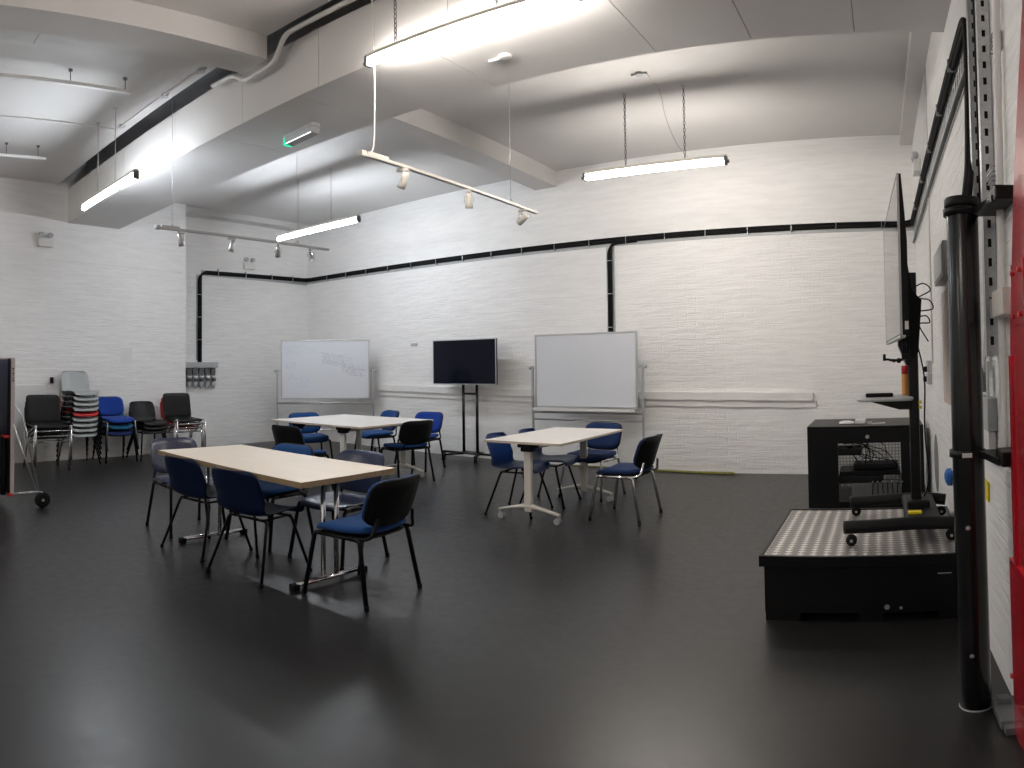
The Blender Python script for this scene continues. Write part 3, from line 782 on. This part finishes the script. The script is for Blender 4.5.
# drop on the back wall behind the blank whiteboard
MB().b2(-3.56, -3.44, yback(-3.5)-.014, yback(-3.5)-.006, 1.2, 3.0).build('tray_drop', 'steel', t)
def off(pts, dx, dy, dz): return [(p[0]+dx, p[1]+dy, p[2]+dz) for p in pts]
cb = thing('cable_bundle', 'bundle of black cables tied along the wall tray round three walls', 'cables', (0, 0, 0))
for i in range(4):
    a = i*.017-.026; u = .012*(i % 2)
    main = fillet([(XL+.03+u, 5.82+a, 1.50), (XL+.03+u, 5.82+a, 3.10+a), (XL+.03+u, yback(XL)-.03-u, 3.14+a), (XR-.03-u, yback(XR)-.03-u, 3.04+a), (XR-.03-u, 2.80+a*.6, 3.04+a), (XR-.03-u, 2.80+a*.6, 2.60), (XR-.04-u, 2.78+a*.6, 2.25), (.345-u, 2.46+a*.6, 1.985)], .14, 6)
    MB().tube(main, .013, 8).build('cable', 'rubber', cb)
    MB().tube(fillet([(-3.1, yback(-3.1)-.03-u, 3.06+a), (-3.5+a, yback(-3.5)-.03-u, 3.05+a), (-3.5+a, yback(-3.5)-.03-u, 1.15)], .15, 6), .013, 8).build('cable', 'rubber', cb)
x = -9.3
def tie(*a): MB().b2(*a).build('cable_tie', 'steel', cb)
while x < .1:
    z = 3.13-.0099*(x+9.98); tie(x-.0022, x+.0022, yback(x)-.060, yback(x)-.012, z-.050, z+.048); x += .55
for y in (6.2, 6.8, 7.4, 7.9): tie(XL+.004, XL+.062, y-.004, y+.004, 3.075, 3.185)
for z in (1.9, 2.3, 2.7): tie(XL+.004, XL+.062, 5.775, 5.865, z-.004, z+.004)
for z in (1.9, 2.35, 2.8): tie(-3.545, -3.455, yback(-3.5)-.060, yback(-3.5)-.016, z-.004, z+.004)
for y in (3.4, 4.1, 4.9, 5.8, 6.9): tie(XR-.060, XR-.015, y-.003, y+.003, 2.995, 3.08)

# socket cluster on recessed left wall
t = thing('socket_board', 'grey industrial socket board with six hanging connectors below the left cable drop', 'sockets', (XL+.001, 5.77, 1.22), 0)
MB().box((.05, 0, .235), (.10, .78, .095), .005).build('cover', 'greyp', t)
MB().box((.01, 0, .02), (.02, .74, .34)).build('backplate', 'greyp', t)
for i in range(6):
    y = -.31+.124*i
    k = MB(); k.box((.045, y, .125), (.06, .092, .11), .012); k.cyl((.06, y, .07), (.085, y, .0), .036, 14); k.lathe([(.02, .03), (.040, .02), (.040, -.01), (.03, -.02)], (.085, y, -.025), 14, rot=Matrix.Rotation(.3, 4, 'Y')); k.build('socket_outlet', 'dgp', t)
    k = MB(); k.lathe([(.030, .02), (.042, .01), (.042, -.01), (.03, -.02)], (.088, y, .03), 14, rot=Matrix.Rotation(.5, 4, 'Y')); k.build('socket_lid', 'whitep', t)
    k = MB(); k.cyl((.075, y, -.07), (.07, y, -.18), .036, 12, .022); k.build('connector', 'greyp', t)

# ---------------------------------------------------------------- left wall bits
mb = MB(); mb.box((-9.165, 2.1, .57), (.05, 1.35, 1.14), .004, rot=A(7.7)); tag(mb.build('wall_cover_panel', 'white'), 'low white panel against the left wall behind the black chrome chairs', 'panel')
mb = MB(); mb.box((xleft(4.19)+.006, 4.19, 1.60), (.008, .21, .25), .002, rot=A(7.7)); tag(mb.build('notice_holder', 'plain'), 'clear plastic notice holder on the left wall above the black chair stack', 'notice')
mb = MB(); mb.box((xleft(2.9)+.015, 2.9, 1.21), (.03, .05, .09), .005, rot=A(7.7)); tag(mb.build('switch_box', 'black'), 'small black switch on the left wall beside the tall grey chair stack', 'switch')
mb = MB(); mb.box((-7.08, yback(-7.08)-.01, 1.77), (.13, .016, .05), .003); tag(mb.build('wall_plate', 'greyp'), 'small grey plate on the back wall between whiteboard and television', 'wall plate')
# plaster edge line
mb = MB(); mb.box(((xleft(2.8)+xleft(5.3))/2+.006, 4.05, 3.01), (.014, 2.5, .012), .002, rot=A(7.7)); struct(mb, 'trim_5', 'plain')

# hose along the skirting
mb = MB(); P = [(-4.3, yback(-4.3)-.03, .014), (-3.6, yback(-3.6)-.05, .014), (-2.95, yback(-2.95)-.05, .014), (-2.4, yback(-2.4)-.07, .014), (-1.92, yback(-1.92)-.06, .014)]
mb.tube(smooth_path(P, 6), .009, 8); Q = [(-3.0, yback(-3.0)-.085, .012), (-2.6, yback(-2.6)-.10, .012), (-2.1, yback(-2.1)-.12, .012), (-1.86, yback(-1.86)-.10, .012), (-1.83, yback(-1.83)-.06, .012), (-1.92, yback(-1.9)-.03, .012)]
mb.tube(smooth_path(Q, 6), .008, 8)
tag(mb.build('garden_hose', 'hose'), 'yellow-green hose lying on the floor along the back wall', 'hose')

# ---------------------------------------------------------------- folded table tennis table
t = thing('table_tennis_table', 'folded navy table tennis table on wheels at the left edge', 'table tennis table', (-6.31, 1.56, 0), 0)
t.rotation_euler = (0, 0, A(2))
for dy, nm in ((0, 'playing_half'), (-.34, 'playing_half')):
    o = MB().box((-.765, dy, .80), (1.50, .022, 1.36), .002).build(nm, 'navyb', t)
    mb = MB(); mb.box((-.006, dy+.012, .80), (.018, .040, 1.385), .002); mb.box((-1.524, dy, .80), (.014, .05, 1.385), .002); mb.box((-.765, dy, 1.487), (1.53, .05, .014), .002)
    mb.build('edge_trim', 'pinkt', o)
    mb = MB(); mb.box((-.012, dy-.022, .80), (.02, .012, 1.38)); mb.box((-.05, dy-.02, .80), (.012, .018, 1.37)); mb.build('support_frame', 'black', o)
    if dy == 0:
        mb = MB()
        for i, s in enumerate((.9, .35, .8, .35, .7, .9)):
            mb.box((.0045, dy+.012, 1.385-.024*i), (.003, .018*s, .014), rot=Matrix.Rotation(.5*(i % 3-1), 4, 'X'))
        mb.build('trim_lettering', 'black', o)
mb = MB(); mb.box((-.33, -.06, .40), (.56, .06, .60), .02); mb.build('storage_case', 'black', t)
mb = MB(); mb.prism([(-.07, .0), (.0, .02), (.0, .12), (-.07, .10)], -.092, -.0905, fn=lambda x, y, z: (x-.10, z, y+.50)); mb.tube([(-.17, -.092, .47), (-.13, -.092, .455), (-.10, -.092, .47)], .006, 6)
mb.prism([(-.06, .0), (.0, .0), (.0, .008), (-.06, .008)], -.092, -.0905, fn=lambda x, y, z: (x-.08, z, y+.14))
mb.tube([(-.13, -.092, .17), (-.115, -.092, .185), (-.10, -.092, .17), (-.085, -.092, .19)], .004, 6)
mb.build('case_logo', 'grey', t)
mb = MB()
for x, y, z in ((-.02, -.045, .705), (-.11, -.05, .70), (.0, -.01, .115)): mb.box((x, y, z), (.045, .05, .03), .008)
mb.build('safety_catch', 'red', t)
mb = MB()
mb.tube([(-.02, .0, .118), (.10, .26, .15)], .013, 8)
mb.tube([(-.01, .01, .86), (.10, .235, .165)], .009, 8); mb.tube([(-.01, .03, 1.02), (.03, .10, .92), (.125, .25, .165)], .009, 8)
mb.tube([(-.02, -.34, .118), (.10, -.6, .15)], .013, 8); mb.tube([(-.01, -.35, .86), (.10, -.575, .165)], .009, 8)
mb.build('undercarriage', 'alu', t)
for (x, y) in ((.165, .275), (.165, -.62), (-1.66, .275), (-1.66, -.62)):
    w = MB(); w.lathe([(.03, -.018), (.07, -.02), (.078, -.012), (.08, 0), (.078, .012), (.07, .02), (.03, .018)], (x, y, .08), 28, rot=Matrix.Rotation(PI/2, 4, 'Y'))
    w = w.build('wheel', 'rubber', t)
    MB().cyl((x-.024, y, .08), (x+.026, y, .08), .014, 12).build('wheel_hub', 'greyp', w)
mb = MB(); mb.tube([(.10, .26, .15), (.165, .275, .15)], .012, 8)
mb.tube([(-1.53, .0, .118), (-1.62, .26, .15)], .013, 8); mb.tube([(-1.53, -.34, .118), (-1.62, -.6, .15)], .013, 8); mb.tube([(-1.62, .26, .15), (-1.66, .275, .14)], .012, 8); mb.tube([(.10, -.6, .15), (.165, -.62, .14)], .012, 8)
mb.build('axle_bracket', 'alu', t)

# ---------------------------------------------------------------- platform with tread plate
t = thing('stage_block', 'low black platform with a patterned metal tread top by the right wall', 'platform', (-.64, 3.27, 0), 0)
mb = MB()
mb.b2(.022, 1.04, .03, 1.09, .05, .33); mb.b2(.024, .20, .032, 1.07, 0, .06); mb.b2(.50, .62, .032, 1.07, 0, .06); mb.b2(.90, 1.04, .032, 1.07, 0, .06)
mb.build('base_box', 'blackm', t)
mb = MB(); mb.b2(0, 1.06, 0, .02, .32, .382, .003); mb.b2(0, 1.06, 1.10, 1.12, .32, .382, .003); mb.b2(0, .02, .02, 1.10, .32, .382, .003); mb.b2(1.04, 1.06, .02, 1.10, .32, .382, .003)
mb.build('rim', 'blackm', t)
MB().b2(.02, 1.04, .02, 1.10, .345, .376).build('tread_plate', 'tread', t)
mb = MB(); mb.cyl((.64, .03, .085), (.64, .022, .085), .014, 12); mb.cyl((.71, .03, .078), (.71, .024, .078), .008, 10); mb.build('bolt', 'steel', t)
MB().b2(.90, .97, .027, .031, .265, .269).build('scratch_mark', 'greyp', t)
# ---------------------------------------------------------------- rack cabinet
t = thing('rack_cabinet', 'black open-fronted equipment cabinet in the back right corner behind the platform', 'cabinet', (-.70, 6.06, 0), 0)
W, Dp, Hc = 1.08, .78, .78
mb = MB(); mb.b2(0, W, 0, Dp, Hc-.03, Hc, .004); mb.build('top_panel', 'blackm', t)
for a in ((0, .03), (W-.03, W)): MB().b2(a[0], a[1], .005, Dp, .0, Hc-.03).build('side_panel', 'blackm', t)
MB().b2(.03, W-.03, .02, Dp, 0, .04).build('bottom_panel', 'blackm', t)
fr = MB(); fr.b2(.03, .285, .0, .03, .0, Hc-.03); fr.b2(.865, W-.03, .0, .03, .0, Hc-.03); fr.b2(.285, .865, .0, .03, Hc-.16, Hc-.03); fr.b2(.285, .865, 0, .03, .0, .06); fr.build('front_frame', 'blackm', t)
# patterned back panel seen through the opening
mb = MB()
for i in range(30): mb.b2(.04+.034*i, .054+.034*i, .765, .772, .04, .75)
for i in range(21): mb.b2(.03, W-.03, .772, .776, .05+.034*i, .063+.034*i)
mb.build('perforated_back', 'steel', t)
mb = MB(); mb.b2(.29, .86, .05, .39, .305, .345); mb.build('shelf', 'blackm', t)
mb = MB(); mb.b2(.28, .70, .03, .30, .235, .30, .01); mb.b2(.27, .50, .03, .3, .50, .56, .01); mb.b2(.42, .84, .12, .38, .355, .40, .008); mb.build('amplifier_unit', 'black', t)
MB().cyl((.56, -.012, Hc-.10), (.56, .0, Hc-.10), .018, 16).build('lock', 'alu', t)
mb = MB()
for i in range(7): mb.cyl((.60+.045*i, -.012, .245), (.60+.045*i, .03, .245), .009, 10)
for i in range(3): mb.cyl((.72+.035*i, -.012, .30), (.72+.035*i, .03, .30), .008, 10)
mb.build('jack_plug', 'alu', t)
mb = MB()
for i in range(7): mb.tube(smooth_path([(.60+.045*i, -.012, .245), (.60+.045*i, -.03, .22), (.60+.045*i+random.uniform(-.01, .01), -.02, .09)], 4), .005, 6)
rr = random.Random(5)
for i in range(14):
    x0 = rr.uniform(.30, .62); x1 = rr.uniform(.45, .84)
    mb.tube(smooth_path([(x0, .12, .60+rr.uniform(-.03, .02)), ((x0+x1)/2+rr.uniform(-.1, .1), .10+rr.uniform(-.03, .05), rr.uniform(.48, .6)), (x1, .12, rr.uniform(.38, .45))], 6), .004, 6)
mb.build('loose_wire', 'rubber', t)
mb = MB(); mb.b2(.40, .86, .03, .06, .06, .235)
for i in range(8): mb.b2(.41+.03*i, .425+.03*i, .022, .03, .07, .22)
mb.build('vented_module', 'dgp', t)
# things lying on the cabinet
mb = MB(); mb.pad(.15, .10, .035, lambda x, y, z: (x-.34, y+6.28, Hc+z), 2.4, .8); tag(mb.build('wireless_mouse', 'whitep'), 'white rounded mouse lying on top of the black equipment cabinet', 'mouse')
mb = MB(); mb.box((-.21, 6.34, Hc+.02), (.10, .12, .04), .006); tag(mb.build('power_adapter', 'whitep'), 'small white power adapter beside the mouse on the equipment cabinet', 'adapter')
mb = MB(); mb.tube(smooth_path([(-.20, 6.34, Hc+.006), (-.10, 6.42, Hc+.006), (-.14, 6.24, Hc+.006), (.0, 6.30, Hc+.006), (.02, 6.22, Hc+.006), (-.10, 6.20, Hc+.006)], 8), .004, 6); tag(mb.build('white_cable', 'whitep'), 'loose white cable curled on top of the equipment cabinet', 'cable')

# ---------------------------------------------------------------- TV trolley on the platform
PZ = .376
t = thing('television_trolley', 'black rolling television trolley with a shelf standing on the metal-topped platform', 'tv trolley', (.17, 3.86, PZ), 0)
mb = MB(); mb.box((.02, 0, .84), (.060, .075, 1.38), .006); mb.build('pole', 'satin', t)
for s in (-1, 1):
    a = MB(); sgn = s
    pts = [(-.39, .33*s, .098), (-.25, .335*s, .103), (-.05, .33*s, .112), (.10, .33*s, .112), (.22, .31*s, .10)]
    a.tube(smooth_path(pts, 5), .043, 12, ry=.038); a.build('base_arm', 'black', t)
mb = MB(); mb.box((.04, 0, .118), (.20, .66, .05), .02); mb.box((.03, 0, .16), (.13, .17, .05), .012); mb.build('base_hub', 'black', t)
mb = MB(); mb.box((-.0, -.215, .148), (.075, .05, .014), .002); mb.build('caution_sticker', 'yellow', t)
for (x, y) in ((-.35, .35), (-.35, -.35), (.19, .29), (.19, -.30)):
    w = MB()
    for dy in (-.014, .014): w.lathe([(.012, -.008), (.028, -.009), (.030, 0), (.028, .009), (.012, .008)], (x, y+dy, .030), 20, rot=Matrix.Rotation(PI/2, 4, 'X'))
    w = w.build('caster', 'rubber', t)
    MB().cyl((x, y-.026, .03), (x, y+.026, .03), .008, 10).build('caster_hub', 'alu', w)
mb = MB(); mb.pad(.33, .42, .018, lambda x, y, z: (x-.15, y, .785+z), 5, .25); mb.build('shelf', 'greyp', t)
mb = MB(); mb.prism([(-.24, .785), (.0, .785), (.0, .735), (-.07, .735)], -.17, .17, fn=lambda x, y, z: (x, z, y)); mb.build('shelf_bracket', 'blackm', t)
mb = MB(); mb.prism([(-.066, 1.10), (-.02, .98), (.05, 1.06), (.075, 1.36), (.02, 1.42), (-.005, 1.60), (-.02, 1.60), (-.03, 1.50), (-.055, 1.48)], -.09, .09, fn=lambda x, y, z: (x, z, y))
mb.box((-.03, 0, 1.30), (.05, .5, .05), .004); mb.build('mount_bracket', 'blackm', t)
mb = MB()
mb.tube(smooth_path([(.03, -.02, 1.44), (.09, -.06, 1.46), (.13, -.05, 1.42), (.06, -.02, 1.38), (.12, -.08, 1.36), (.14, -.06, 1.31), (.05, -.03, 1.30)], 6), .004, 6)
mb.tube(smooth_path([(.04, -.03, 1.26), (.10, -.06, 1.27), (.12, -.06, 1.23), (.06, -.04, 1.22), (.11, -.07, 1.12)], 6), .004, 6)
mb.tube(smooth_path([(.05, 0, 1.1), (.085, -.02, .9), (.08, 0, .6), (.10, .02, .3), (.06, .04, .17)], 6), .005, 6)
mb.build('loose_wire', 'rubber', t)
mb = MB(); mb.box((.055, -.03, .765), (.018, .02, .018), .002); mb.box((.055, -.03, .735), (.018, .02, .018), .002); mb.build('yellow_clip', 'yellow', t)
# TV (seen edge on), screen towards the room
t = thing('television', 'large slim television seen edge-on, mounted on the rolling trolley over the platform', 'television', (.085, 3.86, 1.925), A(2.2))
mb = MB(); mb.prism([(-.012, -.415), (.028, -.415), (.028, .05), (.020, .18), (.006, .388), (-.012, .388)], -.725, .725, fn=lambda x, y, z: (x, z, y)); mb.build('television_body', 'black', t)
mb = MB(); mb.b2(-.0145, -.012, -.72, .72, -.405, .38); mb.build('screen', 'screen', t)
mb = MB(); mb.b2(-.018, .010, -.727, .727, -.425, -.412); mb.b2(-.016, -.004, -.729, -.724, -.42, .388); mb.b2(-.016, -.004, .724, .729, -.42, .388); mb.b2(-.016, -.004, -.727, .727, .385, .390); mb.build('bezel', 'alu', t)
mb = MB(); mb.b2(.008, .026, -.7265, -.7255, -.385, -.345); mb.build('rating_label', 'whitep', t)
# webcam arm under the TV
t = thing('camera_arm', 'small black camera holder hanging below the edge-on television', 'camera holder', (.10, 3.42, 1.495), 0)
mb = MB(); mb.cyl((.02, 0, .02), (.02, 0, -.09), .006, 8); mb.cyl((.04, 0, .01), (.045, 0, -.07), .008, 8); mb.box((.03, 0, -.085), (.04, .03, .03), .006); mb.build('arm', 'black', t)
mb = MB(); mb.tube([(.02, 0, -.10), (-.03, 0, -.105), (-.055, 0, -.10)], .007, 8); mb.sphere((-.005, 0, -.105), .014); mb.cyl((-.03, -.02, -.105), (-.03, .02, -.105), .010, 10); mb.cyl((-.075, 0, -.098), (-.055, 0, -.098), .006, 8); mb.cyl((-.08, 0, -.105), (-.08, 0, -.07), .008, 10); mb.build('clamp', 'black', t)
# on the shelf
mb = MB(); mb.box((-.012, 3.80, PZ+.815), (.16, .06, .022), .008); tag(mb.build('remote_control', 'black'), 'black remote control lying on the trolley shelf', 'remote control')
t = thing('aerosol_can', 'orange spray can with red cap standing on the trolley shelf by the pole', 'spray can', (.145, 3.93, PZ+.804), 0)
MB().lathe([(.021, 0), (.022, .004), (.022, .125), (.018, .134)], (0, 0, 0), 20).build('can_body', 'orange', t)
MB().lathe([(.0225, .126), (.0225, .172), (.018, .177)], (0, 0, 0), 20).build('cap', 'redcap', t)

# ---------------------------------------------------------------- black column, brackets, channel, red stanchion
t = thing('cable_column', 'tall glossy black cable column standing on the floor by the right wall', 'column', (.308, 2.35, 0), 0)
prof = [(.062, 0), (.062, 1.93)]
mb = MB(); mb.lathe([(.056, .004), (.058, .01), (.058, 1.95), (.056, 1.96)], (0, 0, 0), 40); mb.build('tube_cover', 'satin', t)
MB().lathe([(.060, 0), (.062, .004), (.060, .008)], (0, 0, 0), 40).build('base_ring', 'steel', t)
mb = MB(); mb.lathe([(.062, 1.948), (.065, 1.953), (.065, 1.978), (.060, 1.985)], (0, 0, 0), 40); mb.build('top_cap', 'black', t)
for z in (.26, .93): 
    mb = MB(); a = A(-105); mb.lathe([(.006, 0), (.009, .001), (.006, .005)], (.058*math.cos(a), .058*math.sin(a), z if z < .5 else .78), 12, rot=Matrix.Rotation(PI/2, 4, 'X')); mb.build('screw', 'alu', t)
def clamp(z, label, lbl=False):
    t = thing('column_clamp', label, 'bracket', (.305, 2.35, z), 0, 'clamps holding the black column')
    mb = MB(); mb.lathe([(.0595, -.012), (.066, -.012), (.066, .012), (.0595, .012)], (0, 0, 0), 36); mb.build('ring', 'black', t)
    mb = MB(); mb.prism([(.03, -.05), (.05, -.09), (.070, -.24), (.142, -.24), (.142, -.02), (.05, .0)], -.014, .010); mb.box((.108, -.22, .012), (.066, .12, .05), .006); mb.build('arm', 'blackm', t)
    if lbl: MB().box((-.01, -.0675, 0), (.035, .003, .016), .001).build('white_label', 'whitep', t)
    return t
clamp(1.05, 'black steel clamp holding the column at waist height, small pale label on it', True)
clamp(1.93, 'black steel clamp holding the top of the black column')
mb = MB(); mb.box((.405, 2.24, .02), (.09, .20, .04), .008); mb.box((.40, 2.30, .045), (.05, .05, .03), .006); mb.b2(.37, .44, 2.10, 2.16, .0, .03)
tag(mb.build('floor_bracket', 'dgp'), 'grey metal foot bracket joining the column base to the right wall', 'bracket')
# perforated channels: front face with slots
def channel(label, y, z0, z1, group, x=XR, lean=0.):
    mb = MB(); w = .042; d = .050; yf = y-w/2
    z = z0
    while z < z1:
        # slotted flange facing along the wall
        mb.b2(x-d, x-.003, yf, yf+.003, z, min(z+.042, z1))
        mb.b2(x-d, x-d+.016, yf, yf+.003, z+.042, min(z+.075, z1)); mb.b2(x-.020, x-.003, yf, yf+.003, z+.042, min(z+.075, z1))
        z += .075
    mb.b2(x-d, x-d+.003, yf+.003, y+w/2, z0, z1)
    mb.b2(x-.006, x-.003, yf+.003, y+w/2, z0, z1)
    mb.b2(x-d+.004, x-.007, yf+.012, y+w/2, z0, z1, mi=1)  # black filler stands in for the shade inside the slots
    o = mb.build('slotted_channel', ['steel', 'black']); tag(o, label, 'steel channel', group); return o
channel('slotted steel channel on the right wall next to the thick black cables', 2.70, 2.02, 4.1, 'slotted channels on the right wall')
channel('long slotted steel channel on the right wall passing behind the black column', 2.46, 1.40, 4.1, 'slotted channels on the right wall')
mb = MB(); mb.tube([(XR-.03, 2.60, 4.1), (XR-.03, 2.59, 3.0), (XR-.03, 2.58, 2.0)], .012, 10); tag(mb.build('thick_black_cable', 'rubber'), 'single thick black cable running up the right wall between the two slotted channels', 'cable')
mb = MB(); mb.tube(smooth_path([(XR-.02, 2.18, 4.0), (XR-.02, 2.20, 3.0), (XR-.022, 2.22, 2.2), (XR-.02, 2.27, 1.6), (XR-.02, 2.3, 1.0)], 4), .014, 10); tag(mb.build('white_pipe', 'plain'), 'white painted pipe running down the right wall beside the red stanchion', 'pipe')
for (y, z, lb) in ((2.26, 2.56, 'wire cable clip high on the right wall near the ceiling'), (2.36, 2.05, 'wire cable clip on the right wall above the column clamp')):
    mb = MB()
    for i in range(4): mb.tube([(XR-.005, y-.05, z+.018*i), (XR-.035, y-.05, z+.018*i), (XR-.035, y+.03, z+.018*i), (XR-.005, y+.03, z+.018*i)], .003, 5)
    mb.b2(XR-.008, XR-.002, y-.05, y+.03, z-.01, z+.065)
    tag(mb.build('cable_clip', 'steel'), lb, 'cable clip', 'wire cable clips')
# boxes
t = thing('switch_box', 'pale square metal box beside the red stanchion on the right wall', 'electrical box', (XR-.03, 2.17, 1.575), 0)
MB().box((0, 0, .005), (.05, .20, .09), .004).build('box_body', 'cream', t)
mb = MB(); mb.box((.0, .13, -.005), (.05, .035, .07), .004); mb.cyl((.0, .155, .015), (0, .16, .015), .012, 10); mb.build('cable_gland', 'greyp', t)
t = thing('wall_trunking', 'grey trunking with twisted straps on the right wall just past the black column', 'trunking', (XR-.02, 2.67, 0), 0)
mb = MB(); mb.box((0, 0, 1.17), (.04, .30, .13), .004); mb.build('trunk_box', 'greyp', t)
mb = MB(); mb.box((0, .0, 1.04), (.03, .26, .12), .003); mb.build('lower_box', 'whitep', t)
mb = MB(); mb.box((-.005, -.03, 1.42), (.006, .05, .17), .001, rot=Matrix.Rotation(.5, 4, 'X')); mb.box((-.005, -.08, 1.30), (.006, .05, .16), .001); mb.build('strap', 'steel', t)
mb = MB(); mb.box((-.0, .08, 1.30), (.03, .06, .10), .004); mb.build('dark_socket', 'dgp', t)
mb = MB(); mb.box((XR-.006, 2.82, .81), (.006, .12, .09), .001); tag(mb.build('warning_label', 'yellow'), 'yellow warning label on the right wall behind the column clamp', 'label')
t = thing('distribution_box', 'grey steel box on the right wall above a beige board, left of the column', 'electrical box', (XR-.03, 4.25, 2.01), 0)
MB().box((0, 0, 0), (.06, .62, .22), .004).build('box_body', 'greyp', t)
MB().box((-.032, 0, 0), (.006, .58, .18), .002).build('box_lid', 'steel', t)
mb = MB(); mb.box((XR-.008, 4.30, 1.47), (.016, .48, .75), .002); tag(mb.build('beige_board', 'pink'), 'beige board fixed to the right wall under the grey steel box', 'board')
mb = MB(); mb.cyl((XR-.008, 5.55, 1.35), (XR-.008, 5.55, 4.05), .008, 8); tag(mb.build('thin_conduit', 'plain'), 'thin white conduit rising above the double socket on the right wall', 'conduit')
t = thing('double_socket', 'grey double power socket on the right wall behind the trolley pole', 'socket', (XR-.02, 5.85, 1.27), 0)
MB().box((0, 0, .055), (.04, .22, .10), .006).build('socket_plate', 'greyp', t)
MB().box((0, 0, -.055), (.04, .22, .10), .006).build('socket_plate', 'greyp', t)
mb = MB(); mb.box((-.03, -.04, .03), (.04, .05, .05), .01); mb.box((-.03, .04, -.06), (.04, .05, .05), .01); mb.build('plug', 'black', t)
mb = MB(); mb.pad(.20, .11, .03, lambda x, y, z: (XR-.004-z*1.5, 4.3+x, .60+y-.25*x+.01*math.sin(x*40)), 2.2, .8); tag(mb.build('blue_rag', 'bluec'), 'bright blue cloth hanging on the right wall beside the column clamp', 'cloth')
mb = MB(); mb.pad(.40, .5, .003, lambda x, y, z: (XR-.001-z, 5.5+x, .50+y), 2.2, .5); tag(mb.build('wall_scuff', 'scuff'), 'dark sooty scuff low on the right wall behind the trolley', 'stain')
# red stanchion
t = thing('red_stanchion', 'red glossy painted steel stanchion with bolted plates at the right edge', 'steel stanchion', (XR, 0, 0), 0)
mb = MB(); mb.prism([(1.2, .5), (2.08, .5), (2.08, 1.02), (2.03, 1.5), (1.91, 1.95), (1.73, 2.45), (1.66, ZC-.002), (1.2, ZC-.002)], -.040, -.002, fn=lambda a, b, c: (c, a, b)); mb.b2(-.050, -.002, 1.2, 2.10, 0.004, .72); mb.build('casing', 'redpaint', t)
mb = MB(); mb.b2(-.046, -.038, 1.80, 1.97, 1.49, 1.68, .002); mb.b2(-.048, -.038, 2.0, 2.03, .72, 1.40); mb.b2(-.045, -.038, 1.42, 1.98, 1.205, 1.215); mb.build('bolted_plate', 'redpaint', t)
mb = MB()
for y in (1.84, 1.94):
    for z in (1.52, 1.65): mb.cyl((-.042, y, z), (-.054, y, z), .009, 6)
mb.cyl((-.045, 2.12, .25), (-.055, 2.12, .25), .01, 6)
mb.build('bolt', 'redcap', t)

# ---------------------------------------------------------------- world, camera, view
w = bpy.data.worlds.new('world'); scene.world = w; w.use_nodes = True
bg = w.node_tree.nodes.get('Background') or w.node_tree.nodes.new('ShaderNodeBackground')
bg.inputs[0].default_value = (1, 1, 1, 1); bg.inputs[1].default_value = 0.0

F, V0, yaw, pit, rol = 653.7, 349.1, -.5635, .026, .0127
cr, sr, cp, sp, cy, sy = math.cos(rol), math.sin(rol), math.cos(pit), math.sin(pit), math.cos(yaw), math.sin(yaw)
R1 = Matrix(((cr, 0, sr), (0, 1, 0), (-sr, 0, cr))); R2 = Matrix(((1, 0, 0), (0, cp, -sp), (0, sp, cp))); R3 = Matrix(((cy, sy, 0), (-sy, cy, 0), (0, 0, 1)))
R = R3 @ R2 @ R1
cam = bpy.data.cameras.new('camera'); co = bpy.data.objects.new('camera', cam); COL.objects.link(co)
rt, fw, up = R @ Vector((1, 0, 0)), R @ Vector((0, 1, 0)), R @ Vector((0, 0, 1))
co.matrix_world = Matrix(((rt.x, up.x, -fw.x, 0), (rt.y, up.y, -fw.y, 0), (rt.z, up.z, -fw.z, 1.4), (0, 0, 0, 1)))
cam.clip_start = .02; cam.clip_end = 60
cam.type = 'PANO'; cam.panorama_type = 'EQUIRECTANGULAR'
cam.longitude_min = -512/F; cam.longitude_max = 512/F
cam.latitude_max = V0/F; cam.latitude_min = -(768-V0)/F
scene.camera = co
vs = scene.view_settings
scene.display_settings.display_device = 'sRGB'
vs.view_transform = 'Standard'; vs.look = 'None'; vs.exposure = 0.72; vs.gamma = 1.0; vs.use_curve_mapping = False
scene.cycles.use_denoising = True
scene.cycles.max_bounces = 10; scene.cycles.diffuse_bounces = 7
scene.cycles.sample_clamp_indirect = 8
